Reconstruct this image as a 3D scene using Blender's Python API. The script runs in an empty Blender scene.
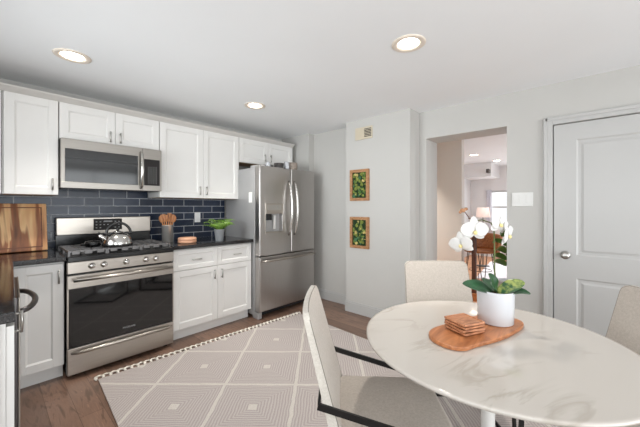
import bpy, bmesh, math, random
from mathutils import Vector, Matrix
R = math.radians
PI = math.pi
rnd = random.Random(7)
SC = bpy.context.scene
COL = SC.collection

# ------------------------------------------------------------------ camera
cam_d = bpy.data.cameras.new('camera')
cam_d.sensor_width = 36.0
cam_d.lens = 300.26 / 640 * 36.0
cam_d.shift_y = -(213.5 - 207.17) / 640
cam_d.clip_start = 0.02
cam = bpy.data.objects.new('camera', cam_d)
COL.objects.link(cam)
cam.location = (0, 0, 1.2784)
cam.rotation_euler = (R(90), 0, 0.7343 - PI / 2)
SC.camera = cam

# ------------------------------------------------------------------ view, world, daylight and added fills
SC.view_settings.view_transform = 'Standard'
SC.view_settings.look = 'None'
SC.view_settings.exposure = 0.09
SC.view_settings.gamma = 1.0
SC.view_settings.use_curve_mapping = False
SC.cycles.use_denoising = True
SC.cycles.max_bounces = 10
SC.cycles.diffuse_bounces = 6
SC.cycles.sample_clamp_indirect = 6.0

world = bpy.data.worlds.new('daylight')
SC.world = world
world.use_nodes = True
wb = world.node_tree.nodes['Background']
wb.inputs[0].default_value = (0.97, 0.985, 1.0, 1)
wb.inputs[1].default_value = 1.0

def area(name, loc, rot, sx, sy, power, color=(1, 1, 1), spread=180):
    l = bpy.data.lights.new(name, 'AREA')
    l.shape = 'RECTANGLE'
    l.size = sx
    l.size_y = sy
    l.energy = power
    l.color = color
    l.spread = R(spread)
    o = bpy.data.objects.new(name, l)
    COL.objects.link(o)
    o.location = loc
    o.rotation_euler = rot
    return o
FILL_TINT = (0.925, 0.975, 1.0)  # cool tint shared by the added fill lights
# added fill lights outside invented kitchen windows, plus daylight at the far window
area('added_rear_fill', (1.30, -3.20, 1.25), (R(90), 0, 0), 3.0, 1.9, 62, FILL_TINT)  # added fill behind the invented rear window
area('added_rear_upfill', (1.30, -3.30, .55), (R(112), 0, 0), 3.0, 0.7, 38, FILL_TINT)  # added low light tilted up to brighten the ceiling from the rear
area('added_side_fill', (-0.80, -.15, 1.50), (R(90), 0, R(-90)), 2.6, 1.2, 27, FILL_TINT)  # added fill from the left, its window is invented
area('added_side_upfill', (-0.86, -.15, 1.05), (R(112), 0, R(-90)), 2.6, 0.35, 17, FILL_TINT)  # added light tilted up at the ceiling from the left
area('added_counter_fill', (-0.80, 2.20, 1.55), (R(90), 0, R(-90)), 1.2, 0.9, 13, FILL_TINT, 76)  # added narrow fill for the niche, behind a made-up window
area('added_counter_upfill', (-0.86, 2.20, 1.15), (R(135), 0, R(-90)), 1.2, 0.3, 3.5, FILL_TINT)  # added upward fill at the made-up window over the left counter
area('daylight_far_window', (8.90, 1.2, 1.45), (R(90), 0, R(90)), 1.7, 1.2, 36, (0.95, 0.97, 1.0))
area('added_hall_fill', (5.9, -0.95, 1.5), (R(90), 0, 0), 1.9, 1.5, 28, (0.92, 0.97, 1.0))  # out-of-view light added for hall brightness

# ------------------------------------------------------------------ materials
def lin(c):
    def f(v):
        v /= 255.0
        return v / 12.92 if v <= 0.04045 else ((v + 0.055) / 1.055) ** 2.4
    return (f(c[0]), f(c[1]), f(c[2]), 1)

def new_mat(name):
    m = bpy.data.materials.new(name)
    m.use_nodes = True
    nt = m.node_tree
    return m, nt, nt.nodes['Principled BSDF']

def N(nt, t, **kw):
    n = nt.nodes.new(t)
    for k, v in kw.items():
        if k.startswith('i_'):
            n.inputs[k[2:].replace('_', ' ')].default_value = v
        else:
            setattr(n, k, v)
    return n

def coords(nt, scale=(1, 1, 1), rot=(0, 0, 0), loc=(0, 0, 0), out='Object'):
    t = N(nt, 'ShaderNodeTexCoord')
    mp = N(nt, 'ShaderNodeMapping')
    mp.inputs['Scale'].default_value = scale
    mp.inputs['Rotation'].default_value = rot
    mp.inputs['Location'].default_value = loc
    nt.links.new(t.outputs[out], mp.inputs['Vector'])
    return mp.outputs['Vector']

def ramp(nt, fac, stops):
    r = N(nt, 'ShaderNodeValToRGB')
    while len(r.color_ramp.elements) < len(stops):
        r.color_ramp.elements.new(0.5)
    for e, (p, c) in zip(r.color_ramp.elements, stops):
        e.position = p
        e.color = c
    nt.links.new(fac, r.inputs['Fac'])
    return r.outputs['Color']

def bump(nt, b, height, strength=0.2, dist=0.01):
    n = N(nt, 'ShaderNodeBump')
    n.inputs['Strength'].default_value = strength
    n.inputs['Distance'].default_value = dist
    nt.links.new(height, n.inputs['Height'])
    nt.links.new(n.outputs['Normal'], b.inputs['Normal'])

def plain(name, c, rough=0.5, metal=0.0, var=0.04, scale=12, spec=None, bmp=0.0, coat=0.0):
    """a solid colour with a slight procedural mottling"""
    m, nt, b = new_mat(name)
    v = coords(nt, (scale,) * 3)
    n = N(nt, 'ShaderNodeTexNoise')
    n.inputs['Scale'].default_value = 1.0
    n.inputs['Detail'].default_value = 4
    nt.links.new(v, n.inputs['Vector'])
    l = lin(c)
    a = tuple(min(1, x * (1 - var)) for x in l[:3]) + (1,)
    d = tuple(min(1, x * (1 + var)) for x in l[:3]) + (1,)
    nt.links.new(ramp(nt, n.outputs['Fac'], [(0.3, a), (0.7, d)]), b.inputs['Base Color'])
    b.inputs['Roughness'].default_value = rough
    b.inputs['Metallic'].default_value = metal
    if spec is not None:
        b.inputs['Specular IOR Level'].default_value = spec
    if coat:
        b.inputs['Coat Weight'].default_value = coat
        b.inputs['Coat Roughness'].default_value = 0.08
    if bmp:
        bump(nt, b, n.outputs['Fac'], bmp, 0.004)
    return m

def steel(name, c, rough=0.28, grain=(1, 1, 120), amount=0.06):
    m, nt, b = new_mat(name)
    v = coords(nt, grain)
    n = N(nt, 'ShaderNodeTexNoise')
    n.inputs['Scale'].default_value = 3.0
    n.inputs['Detail'].default_value = 3
    nt.links.new(v, n.inputs['Vector'])
    l = lin(c)
    a = tuple(x * 0.93 for x in l[:3]) + (1,)
    d = tuple(min(1, x * 1.06) for x in l[:3]) + (1,)
    nt.links.new(ramp(nt, n.outputs['Fac'], [(0.3, a), (0.7, d)]), b.inputs['Base Color'])
    b.inputs['Metallic'].default_value = 1.0
    b.inputs['Roughness'].default_value = rough
    bump(nt, b, n.outputs['Fac'], amount, 0.001)
    return m

def wood(name, c1, c2, scale=(3, 30, 30), rough=0.45, rot=(0, 0, 0), detail=6, dist=1.5):
    m, nt, b = new_mat(name)
    v = coords(nt, scale, rot)
    n = N(nt, 'ShaderNodeTexNoise')
    n.inputs['Scale'].default_value = 1.0
    n.inputs['Detail'].default_value = detail
    n.inputs['Distortion'].default_value = dist
    nt.links.new(v, n.inputs['Vector'])
    nt.links.new(ramp(nt, n.outputs['Fac'], [(0.32, lin(c1)), (0.68, lin(c2))]), b.inputs['Base Color'])
    b.inputs['Roughness'].default_value = rough
    bump(nt, b, n.outputs['Fac'], 0.08, 0.003)
    return m

def fabric(name, c1, c2, s=260, rough=0.95):
    m, nt, b = new_mat(name)
    v = coords(nt, (1, 1, 1))
    w1 = N(nt, 'ShaderNodeTexNoise')
    w1.inputs['Scale'].default_value = s
    w1.inputs['Detail'].default_value = 2
    nt.links.new(v, w1.inputs['Vector'])
    w2 = N(nt, 'ShaderNodeTexNoise')
    w2.inputs['Scale'].default_value = s / 3
    w2.inputs['Detail'].default_value = 3
    nt.links.new(v, w2.inputs['Vector'])
    mx = N(nt, 'ShaderNodeMath', operation='ADD')
    nt.links.new(w1.outputs['Fac'], mx.inputs[0])
    nt.links.new(w2.outputs['Fac'], mx.inputs[1])
    hf = N(nt, 'ShaderNodeMath', operation='MULTIPLY')
    hf.inputs[1].default_value = 0.5
    nt.links.new(mx.outputs[0], hf.inputs[0])
    nt.links.new(ramp(nt, hf.outputs[0], [(0.36, lin(c1)), (0.64, lin(c2))]), b.inputs['Base Color'])
    b.inputs['Roughness'].default_value = rough
    b.inputs['Sheen Weight'].default_value = 0.15
    bump(nt, b, w1.outputs['Fac'], 0.35, 0.002)
    return m

def emit(name, c, s):
    m, nt, b = new_mat(name)
    b.inputs['Base Color'].default_value = (0.8, 0.8, 0.8, 1)
    b.inputs['Emission Color'].default_value = lin(c)
    b.inputs['Emission Strength'].default_value = s
    return m

M = {}
M['wall'] = plain('wall_paint', (188, 186, 182), 0.6, var=0.012, scale=3)
M['ceiling'] = plain('ceiling_paint', (238, 239, 240), 0.75, var=0.01, scale=2)
M['trim'] = plain('trim_paint', (183, 182, 180), 0.35, var=0.01, scale=3)
M['hallwall'] = plain('hall_paint', (212, 206, 200), 0.65, var=0.012, scale=3)
M['farwall'] = plain('far_room_paint', (228, 227, 227), 0.65, var=0.012, scale=3)
M['cab'] = plain('cabinet_paint', (222, 220, 217), 0.38, var=0.012, scale=4)
M['cabwood'] = wood('cabinet_underside_wood', (148, 112, 78), (184, 146, 106))
M['fascia'] = plain('fascia_paint', (200, 196, 191), 0.5, var=0.012)
M['steel'] = steel('brushed_steel', (178, 171, 163), 0.34, (1.2, 1.2, 130))
M['steelmw'] = steel('brushed_steel_microwave', (150, 145, 139), 0.36, (1.2, 1.2, 130))
M['crocksteel'] = plain('satin_crock_steel', (214, 211, 206), 0.28, 0.8, var=0.03)
M['steelv'] = steel('brushed_steel_fridge', (182, 178, 175), 0.32, (130, 130, 1.2))
M['sidegrey'] = plain('fridge_side_paint', (172, 171, 171), 0.45, 0.35, var=0.02)
M['chrome'] = plain('polished_steel', (205, 202, 199), 0.15, 1.0, var=0.02)
M['satin'] = plain('satin_steel_handle', (204, 201, 197), 0.27, 1.0, var=0.02)
M['nickel'] = plain('brushed_nickel', (184, 181, 177), 0.30, 1.0, var=0.03)
M['darkmetal'] = plain('dark_steel', (96, 92, 92), 0.32, 0.9, var=0.05)
M['black'] = plain('black_enamel', (20, 20, 21), 0.22, var=0.05)
M['blackmatte'] = plain('black_cast_iron', (30, 30, 31), 0.55, var=0.08, bmp=0.1)
M['grate'] = plain('grey_cast_iron', (112, 110, 110), 0.36, 0.5, var=0.1, bmp=0.1)
M['blackframe'] = plain('black_powder_coat', (24, 23, 23), 0.42, 0.2, var=0.06)
M['glass'] = plain('black_oven_glass', (12, 12, 13), 0.05, var=0.05, spec=0.8)
M['mwglass'] = plain('black_microwave_glass', (38, 39, 40), 0.08, var=0.05, spec=0.6)
M['panelblack'] = plain('black_control_panel', (36, 33, 32), 0.5, var=0.05, spec=0.25)
M['mark'] = plain('pale_print', (168, 168, 168), 0.5)
M['plastic'] = plain('white_plastic', (218, 217, 214), 0.35, var=0.01)
M['outletwhite'] = plain('bright_white_plastic', (244, 244, 243), 0.35, var=0.01)
M['almond'] = plain('almond_plastic', (198, 187, 166), 0.5, var=0.02)
M['ventdark'] = plain('vent_dark', (60, 54, 46), 0.7, var=0.05)
M['ceramic'] = plain('white_ceramic', (205, 207, 211), 0.16, var=0.008)
M['galv'] = plain('galvanised_steel', (184, 187, 190), 0.4, 0.45, var=0.06, scale=40)
M['cream'] = fabric('cream_upholstery', (172, 163, 153), (189, 180, 171), 300)
M['creamedge'] = fabric('cream_upholstery_edge', (188, 181, 171), (206, 200, 191), 300)
M['pipe'] = plain('grey_piping', (138, 131, 122), 0.8)
M['fringe'] = fabric('cotton_fringe', (214, 205, 192), (240, 234, 224), 200)
M['board'] = wood('acacia_board', (146, 86, 50), (196, 130, 84), (6, 26, 26), 0.35, (0, 0, R(20)))
M['coaster'] = wood('coaster_wood', (150, 92, 60), (206, 146, 106), (10, 34, 34), 0.35)
M['utensil'] = wood('utensil_wood', (150, 92, 50), (205, 146, 96), (30, 30, 4), 0.5)
M['dish'] = wood('pale_pink_wood', (206, 152, 120), (228, 178, 146), (6, 6, 40), 0.5)
M['leaf'] = plain('orchid_leaf', (38, 74, 46), 0.28, var=0.35, scale=22)
M['fern'] = plain('fern_leaf', (124, 162, 62), 0.45, var=0.35, scale=30)
M['houseleaf'] = plain('house_plant_leaf', (72, 116, 48), 0.4, var=0.25, scale=20)
M['stemgreen'] = plain('stem_green', (92, 104, 54), 0.5, var=0.1)
M['petal'] = plain('orchid_petal', (222, 220, 217), 0.55, var=0.012, scale=30)
M['lip'] = plain('orchid_lip', (232, 214, 150), 0.5, var=0.1, scale=60)
M['bud'] = plain('withered_bud', (168, 122, 88), 0.7, var=0.2, scale=60)
M['soil'] = plain('bark_soil', (72, 52, 38), 0.95, var=0.4, scale=60, bmp=0.6)
M['darkwood'] = wood('dark_stained_wood', (62, 34, 22), (98, 56, 36), (20, 20, 3))
M['tanwood'] = wood('tan_wood_seat', (150, 88, 46), (196, 128, 76), (5, 30, 30))
M['hallfloor'] = wood('hall_oak_floor', (168, 116, 80), (206, 156, 116), (2, 14, 14), 0.35)
M['shade'] = plain('pink_lampshade', (240, 220, 212), 0.8)
M['curtain'] = fabric('pale_curtain', (226, 224, 232), (240, 239, 245), 60)
M['basket'] = plain('grey_woven_basket', (150, 138, 128), 0.8, var=0.3, scale=60, bmp=0.5)
M['bowl'] = plain('dark_glaze', (66, 62, 60), 0.35, var=0.1)
M['paper'] = plain('white_paper', (240, 238, 234), 0.7)
M['lampglow'] = emit('recessed_lamp_glow', (255, 243, 224), 9)
M['lamptrim'] = plain('lamp_trim', (226, 214, 200), 0.45, var=0.02)
M['outsideglass'] = None

def tile_mat():
    m, nt, b = new_mat('navy_subway_tile')
    v = coords(nt, (1, 1, 1), (R(-90), 0, 0), (.088, .027, 0))
    br = N(nt, 'ShaderNodeTexBrick')
    br.offset = 0.5
    br.inputs['Scale'].default_value = 1.0
    br.inputs['Brick Width'].default_value = 0.232
    br.inputs['Row Height'].default_value = 0.0775
    br.inputs['Mortar Size'].default_value = 0.0034
    br.inputs['Mortar Smooth'].default_value = 0.1
    br.inputs['Bias'].default_value = 0.0
    br.inputs['Color1'].default_value = lin((30, 39, 56))
    br.inputs['Color2'].default_value = lin((46, 55, 73))
    br.inputs['Mortar'].default_value = lin((172, 174, 178))
    nt.links.new(v, br.inputs['Vector'])
    nz = N(nt, 'ShaderNodeTexNoise')
    nz.inputs['Scale'].default_value = 26
    nz.inputs['Detail'].default_value = 3
    nt.links.new(v, nz.inputs['Vector'])
    mx = N(nt, 'ShaderNodeMix', data_type='RGBA', blend_type='OVERLAY')
    mx.inputs['Factor'].default_value = 0.35
    nt.links.new(br.outputs['Color'], mx.inputs[6])
    nt.links.new(nz.outputs['Fac'], mx.inputs[7])
    nt.links.new(mx.outputs[2], b.inputs['Base Color'])
    rr = N(nt, 'ShaderNodeMapRange')
    rr.inputs['To Min'].default_value = 0.2
    rr.inputs['To Max'].default_value = 0.8
    nt.links.new(br.outputs['Fac'], rr.inputs['Value'])
    nt.links.new(rr.outputs[0], b.inputs['Roughness'])
    b.inputs['Specular IOR Level'].default_value = 0.28
    inv = N(nt, 'ShaderNodeMath', operation='MULTIPLY_ADD')
    inv.inputs[1].default_value = -1.0
    inv.inputs[2].default_value = 1.0
    nt.links.new(br.outputs['Fac'], inv.inputs[0])
    bump(nt, b, inv.outputs[0], 0.5, 0.002)
    return m
M['tile'] = tile_mat()

def floor_mat():
    m, nt, b = new_mat('dark_oak_planks')
    v = coords(nt, (1, 1, 1), (0, 0, R(90)))
    br = N(nt, 'ShaderNodeTexBrick')
    br.offset = 0.37
    br.inputs['Scale'].default_value = 1.0
    br.inputs['Brick Width'].default_value = 1.15
    br.inputs['Row Height'].default_value = 0.125
    br.inputs['Mortar Size'].default_value = 0.0012
    br.inputs['Mortar Smooth'].default_value = 0.2
    br.inputs['Color1'].default_value = lin((132, 104, 88))
    br.inputs['Color2'].default_value = lin((106, 82, 68))
    br.inputs['Mortar'].default_value = lin((74, 55, 45))
    nt.links.new(v, br.inputs['Vector'])
    v2 = coords(nt, (15, 2.2, 15))
    nz = N(nt, 'ShaderNodeTexNoise')
    nz.inputs['Scale'].default_value = 1.0
    nz.inputs['Detail'].default_value = 8
    nz.inputs['Distortion'].default_value = 3.2
    nt.links.new(v2, nz.inputs['Vector'])
    g = ramp(nt, nz.outputs['Fac'], [(0.34, (0.27, 0.27, 0.27, 1)), (0.50, (.62, .62, .62, 1)), (0.64, (0.50, 0.50, 0.50, 1)), (0.72, (.8, .8, .8, 1))])
    mx = N(nt, 'ShaderNodeMix', data_type='RGBA', blend_type='OVERLAY')
    mx.inputs['Factor'].default_value = 0.75
    nt.links.new(br.outputs['Color'], mx.inputs[6])
    nt.links.new(g, mx.inputs[7])
    nt.links.new(mx.outputs[2], b.inputs['Base Color'])
    b.inputs['Roughness'].default_value = 0.33
    bump(nt, b, nz.outputs['Fac'], 0.12, 0.002)
    return m
M['floor'] = floor_mat()

def granite_mat():
    m, nt, b = new_mat('black_granite')
    v = coords(nt)
    vo = N(nt, 'ShaderNodeTexNoise')
    vo.inputs['Scale'].default_value = 240
    vo.inputs['Detail'].default_value = 3
    nt.links.new(v, vo.inputs['Vector'])
    nt.links.new(ramp(nt, vo.outputs['Fac'], [(0.5, lin((26, 25, 26))), (0.72, lin((72, 70, 70)))]), b.inputs['Base Color'])
    b.inputs['Roughness'].default_value = 0.09
    return m
M['granite'] = granite_mat()

def marble_mat():
    m, nt, b = new_mat('white_marble')
    v = coords(nt, (1, 1, 1), (0, 0, R(24)))
    n1 = N(nt, 'ShaderNodeTexNoise')
    n1.inputs['Scale'].default_value = 2.3
    n1.inputs['Detail'].default_value = 5
    n1.inputs['Roughness'].default_value = 0.55
    n1.inputs['Distortion'].default_value = 1.4
    st = N(nt, 'ShaderNodeMapping')
    st.inputs['Scale'].default_value = (0.75, 2.0, 1)
    nt.links.new(v, st.inputs['Vector'])
    nt.links.new(st.outputs['Vector'], n1.inputs['Vector'])
    d = N(nt, 'ShaderNodeMath', operation='SUBTRACT')
    d.inputs[1].default_value = 0.5
    nt.links.new(n1.outputs['Fac'], d.inputs[0])
    ab = N(nt, 'ShaderNodeMath', operation='ABSOLUTE')
    nt.links.new(d.outputs[0], ab.inputs[0])
    vein = ramp(nt, ab.outputs[0], [(0.0, lin((172, 164, 153))), (0.016, lin((178, 170, 160))), (0.05, lin((193, 186, 178)))])
    n2 = N(nt, 'ShaderNodeTexNoise')
    n2.inputs['Scale'].default_value = 2.6
    n2.inputs['Detail'].default_value = 2
    nt.links.new(v, n2.inputs['Vector'])
    soft = ramp(nt, n2.outputs['Fac'], [(0.42, lin((193, 186, 178))), (0.62, (0, 0, 0, 1))])
    msk = ramp(nt, n2.outputs['Fac'], [(0.50, (0, 0, 0, 1)), (0.62, (.75, .75, .75, 1))])
    mx = N(nt, 'ShaderNodeMix', data_type='RGBA')
    mx.inputs[6].default_value = lin((193, 186, 178))
    nt.links.new(vein, mx.inputs[7])
    nt.links.new(msk, mx.inputs['Factor'])
    nt.links.new(mx.outputs[2], b.inputs['Base Color'])
    b.inputs['Roughness'].default_value = 0.07
    b.inputs['Coat Weight'].default_value = 0.2
    b.inputs['Coat Roughness'].default_value = 0.04
    return m
M['marble'] = marble_mat()

def rug_mat():
    """diamond lattice with concentric ribbing and a small diamond in the middle of each cell"""
    m, nt, b = new_mat('woven_diamond_rug')
    t = N(nt, 'ShaderNodeTexCoord')
    s = N(nt, 'ShaderNodeSeparateXYZ')
    nt.links.new(t.outputs['Object'], s.inputs[0])
    def mth(op, a, bb=None, cc=None):
        n = N(nt, 'ShaderNodeMath', operation=op)
        for i, x in enumerate((a, bb, cc)):
            if x is None:
                continue
            if isinstance(x, (int, float)):
                n.inputs[i].default_value = x
            else:
                nt.links.new(x, n.inputs[i])
        return n.outputs[0]
    # local x runs along the fringe, local y towards the room
    nz = N(nt, 'ShaderNodeTexNoise')
    nz.inputs['Scale'].default_value = 9
    nz.inputs['Detail'].default_value = 2
    nt.links.new(t.outputs['Object'], nz.inputs['Vector'])
    wob = mth('MULTIPLY', mth('SUBTRACT', nz.outputs['Fac'], 0.5), 0.03)
    pa = mth('ADD', mth('ADD', s.outputs['X'], s.outputs['Y']), wob)
    pb = mth('ADD', mth('SUBTRACT', s.outputs['Y'], s.outputs['X']), wob)
    fa = mth('SUBTRACT', mth('FRACT', mth('DIVIDE', mth('SUBTRACT', pa, 0.65 - 7.1), 0.71)), 0.5)
    fb = mth('SUBTRACT', mth('FRACT', mth('DIVIDE', mth('SUBTRACT', pb, 0.08 - 6.9), 0.69)), 0.5)
    mxm = mth('MAXIMUM', mth('ABSOLUTE', fa), mth('ABSOLUTE', fb))
    rib = mth('SINE', mth('MULTIPLY', mxm, 2 * PI * 27))
    fine = N(nt, 'ShaderNodeTexNoise')
    fine.inputs['Scale'].default_value = 190
    fine.inputs['Detail'].default_value = 2
    nt.links.new(t.outputs['Object'], fine.inputs['Vector'])
    ribf = mth('ADD', mth('MULTIPLY', rib, 0.20), mth('MULTIPLY', fine.outputs['Fac'], 0.9))
    base = ramp(nt, ribf, [(0.10, lin((160, 150, 147))), (0.80, lin((198, 190, 186)))])
    line = mth('GREATER_THAN', mxm, 0.476)
    dot = mth('LESS_THAN', mth('MAXIMUM', mth('MULTIPLY', mth('ABSOLUTE', fa), 1.0), mth('ABSOLUTE', fb)), 0.055)
    on = mth('MAXIMUM', line, dot)
    mx = N(nt, 'ShaderNodeMix', data_type='RGBA')
    nt.links.new(on, mx.inputs['Factor'])
    nt.links.new(base, mx.inputs[6])
    cr = ramp(nt, fine.outputs['Fac'], [(0.3, lin((188, 182, 174))), (0.7, lin((216, 210, 203)))])
    nt.links.new(cr, mx.inputs[7])
    nt.links.new(mx.outputs[2], b.inputs['Base Color'])
    b.inputs['Roughness'].default_value = 1.0
    b.inputs['Specular IOR Level'].default_value = 0.1
    hgt = mth('ADD', mth('MULTIPLY', on, 1.2), ribf)
    bump(nt, b, hgt, 0.5, 0.005)
    return m
M['rug'] = rug_mat()

def acacia_mat():
    """broad dark and pale streaks of an end-glued acacia board"""
    m, nt, b = new_mat('streaked_acacia')
    v = coords(nt, (8, 8, 1.6))
    n = N(nt, 'ShaderNodeTexNoise')
    n.inputs['Scale'].default_value = 1.0
    n.inputs['Detail'].default_value = 3
    n.inputs['Distortion'].default_value = 0.6
    nt.links.new(v, n.inputs['Vector'])
    c = ramp(nt, n.outputs['Fac'], [(0.32, lin((92, 54, 32))), (0.47, lin((150, 92, 54))), (0.51, lin((226, 184, 132))), (0.64, lin((206, 150, 98))), (0.70, lin((140, 84, 50)))])
    v2 = coords(nt, (40, 40, 4))
    n2 = N(nt, 'ShaderNodeTexNoise')
    n2.inputs['Detail'].default_value = 6
    n2.inputs['Scale'].default_value = 1.0
    nt.links.new(v2, n2.inputs['Vector'])
    mx = N(nt, 'ShaderNodeMix', data_type='RGBA', blend_type='OVERLAY')
    mx.inputs['Factor'].default_value = 0.5
    nt.links.new(c, mx.inputs[6])
    nt.links.new(n2.outputs['Fac'], mx.inputs[7])
    nt.links.new(mx.outputs[2], b.inputs['Base Color'])
    b.inputs['Roughness'].default_value = 0.4
    return m
M['acacia'] = acacia_mat()

def moss_mat():
    m, nt, b = new_mat('preserved_moss')
    v = coords(nt, (38, 38, 38))
    vo = N(nt, 'ShaderNodeTexVoronoi')
    vo.inputs['Scale'].default_value = 1.0
    nt.links.new(v, vo.inputs['Vector'])
    sp = N(nt, 'ShaderNodeSeparateColor')
    nt.links.new(vo.outputs['Color'], sp.inputs[0])
    nt.links.new(ramp(nt, sp.outputs[0], [(0.0, lin((34, 62, 34))), (0.35, lin((70, 110, 48))), (0.7, lin((146, 150, 70))), (1.0, lin((60, 96, 70)))]), b.inputs['Base Color'])
    b.inputs['Roughness'].default_value = 0.9
    n = N(nt, 'ShaderNodeTexNoise')
    n.inputs['Scale'].default_value = 4
    nt.links.new(v, n.inputs['Vector'])
    bump(nt, b, n.outputs['Fac'], 0.8, 0.006)
    return m
M['moss'] = moss_mat()

def variegated():
    m, nt, b = new_mat('variegated_orchid_leaf')
    v = coords(nt, (30, 30, 30))
    n = N(nt, 'ShaderNodeTexNoise')
    n.inputs['Scale'].default_value = 1.2
    nt.links.new(v, n.inputs['Vector'])
    nt.links.new(ramp(nt, n.outputs['Fac'], [(0.42, lin((40, 82, 48))), (0.6, lin((150, 160, 88)))]), b.inputs['Base Color'])
    b.inputs['Roughness'].default_value = 0.3
    return m
M['leafvar'] = variegated()

def pane_mat():
    m, nt, b = new_mat('clear_window_glass')
    b.inputs['Base Color'].default_value = (1, 1, 1, 1)
    b.inputs['Roughness'].default_value = 0.0
    b.inputs['Transmission Weight'].default_value = 1.0
    b.inputs['IOR'].default_value = 1.02
    return m
M['pane'] = pane_mat()

# ------------------------------------------------------------------ mesh helpers
class MB:
    """collects shapes, then links them as ONE mesh object"""
    def __init__(self):
        self.bm = bmesh.new()
        self.mats = []
        self.mi = 0
    def mat(self, m):
        if m not in self.mats:
            self.mats.append(m)
        self.mi = self.mats.index(m)
        return self
    def _mark(self, before):
        for f in self.bm.faces:
            if f not in before:
                f.material_index = self.mi
    def box(self, x0, x1, y0, y1, z0, z1, bev=0.0, mtx=None, seg=2):
        t = bmesh.new()
        bmesh.ops.create_cube(t, size=1.0)
        bmesh.ops.scale(t, vec=(abs(x1 - x0), abs(y1 - y0), abs(z1 - z0)), verts=t.verts)
        bmesh.ops.translate(t, vec=((x0 + x1) / 2, (y0 + y1) / 2, (z0 + z1) / 2), verts=t.verts)
        if bev > 0:
            bmesh.ops.bevel(t, geom=list(t.edges), offset=bev, segments=seg, profile=0.5, affect='EDGES')
        self._merge(t, mtx)
        return self
    def _merge(self, t, mtx=None, smooth=False):
        if mtx is not None:
            bmesh.ops.transform(t, matrix=mtx, verts=t.verts)
        bmesh.ops.recalc_face_normals(t, faces=t.faces)
        for f in t.faces:
            f.material_index = self.mi
            if smooth:
                f.smooth = True
        me = bpy.data.meshes.new('tmp')
        t.to_mesh(me)
        t.free()
        self.bm.from_mesh(me)
        bpy.data.meshes.remove(me)
    def cyl(self, p0, p1, r0, r1=None, n=24, smooth=True):
        r1 = r0 if r1 is None else r1
        p0, p1 = Vector(p0), Vector(p1)
        d = p1 - p0
        t = bmesh.new()
        bmesh.ops.create_cone(t, cap_ends=True, segments=n, radius1=r0, radius2=r1, depth=d.length)
        q = Vector((0, 0, 1)).rotation_difference(d.normalized()).to_matrix().to_4x4()
        for f in t.faces:
            f.smooth = smooth and len(f.verts) == 4
        bmesh.ops.transform(t, matrix=Matrix.Translation((p0 + p1) / 2) @ q, verts=t.verts)
        for f in t.faces:
            f.material_index = self.mi
        me = bpy.data.meshes.new('tmp'); t.to_mesh(me); t.free(); self.bm.from_mesh(me); bpy.data.meshes.remove(me)
        return self
    def sphere(self, c, r, sc=(1, 1, 1), n=16, mtx=None):
        t = bmesh.new()
        bmesh.ops.create_uvsphere(t, u_segments=n, v_segments=max(6, n // 2), radius=r)
        bmesh.ops.scale(t, vec=sc, verts=t.verts)
        if mtx is not None:
            bmesh.ops.transform(t, matrix=mtx, verts=t.verts)
        bmesh.ops.translate(t, vec=c, verts=t.verts)
        self._merge(t, None, True)
        return self
    def lathe(self, prof, c=(0, 0, 0), n=40, mtx=None, smooth=True):
        """prof: list of (radius, z); closed ends where the radius is 0"""
        t = bmesh.new()
        rings = []
        for r, z in prof:
            if r <= 1e-6:
                rings.append([t.verts.new((0, 0, z))])
            else:
                rings.append([t.verts.new((r * math.cos(2 * PI * k / n), r * math.sin(2 * PI * k / n), z)) for k in range(n)])
        for a, b in zip(rings, rings[1:]):
            for k in range(n):
                k2 = (k + 1) % n
                if len(a) == 1 and len(b) == 1:
                    continue
                if len(a) == 1:
                    t.faces.new((a[0], b[k], b[k2]))
                elif len(b) == 1:
                    t.faces.new((a[k], a[k2], b[0]))
                else:
                    t.faces.new((a[k], a[k2], b[k2], b[k]))
        bmesh.ops.translate(t, vec=c, verts=t.verts)
        self._merge(t, mtx, smooth)
        return self
    def tube(self, pts, r, n=10, flat=None, closed=False, up=None):
        """round tube (or a flat bar flat=(w,h)) along points"""
        P = [Vector(p) for p in pts]
        t = bmesh.new()
        rings = []
        L = len(P)
        refn = None
        for i, p in enumerate(P):
            if closed:
                a = (P[(i + 1) % L] - P[i]).normalized(); b = (P[i] - P[i - 1]).normalized()
            else:
                a = (P[min(i + 1, L - 1)] - P[max(i, 0)]) if i < L - 1 else (P[i] - P[i - 1])
                b = (P[i] - P[i - 1]) if i > 0 else a
                a = a.normalized(); b = b.normalized()
            tan = (a + b)
            tan = tan.normalized() if tan.length > 1e-6 else a
            if up is not None:
                u = Vector(up)
                u = (u - tan * u.dot(tan)).normalized()
            else:
                if refn is None:
                    refn = Vector((0, 0, 1)) if abs(tan.z) < 0.9 else Vector((1, 0, 0))
                u = (refn - tan * refn.dot(tan))
                u = u.normalized() if u.length > 1e-6 else Vector((1, 0, 0))
                refn = u
            s = tan.cross(u)
            k = 1.0
            cosang = max(0.35, tan.dot(b))
            k = 1.0 / cosang
            rr = r[i] if isinstance(r, (list, tuple)) else r
            if flat:
                w, h = flat
                ring = [t.verts.new(p + s * (x * w / 2) + u * (y * h / 2 )) for x, y in ((-1, -1), (1, -1), (1, 1), (-1, 1))]
            else:
                ring = [t.verts.new(p + s * (rr * math.cos(2 * PI * j / n)) + u * (rr * math.sin(2 * PI * j / n))) for j in range(n)]
            rings.append(ring)
        m = 4 if flat else n
        pairs = list(zip(rings, rings[1:])) + ([(rings[-1], rings[0])] if closed else [])
        for a, b in pairs:
            for j in range(m):
                t.faces.new((a[j], a[(j + 1) % m], b[(j + 1) % m], b[j]))
        if not closed:
            t.faces.new(list(reversed(rings[0])))
            t.faces.new(rings[-1])
        self._merge(t, None, not flat)
        return self
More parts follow.
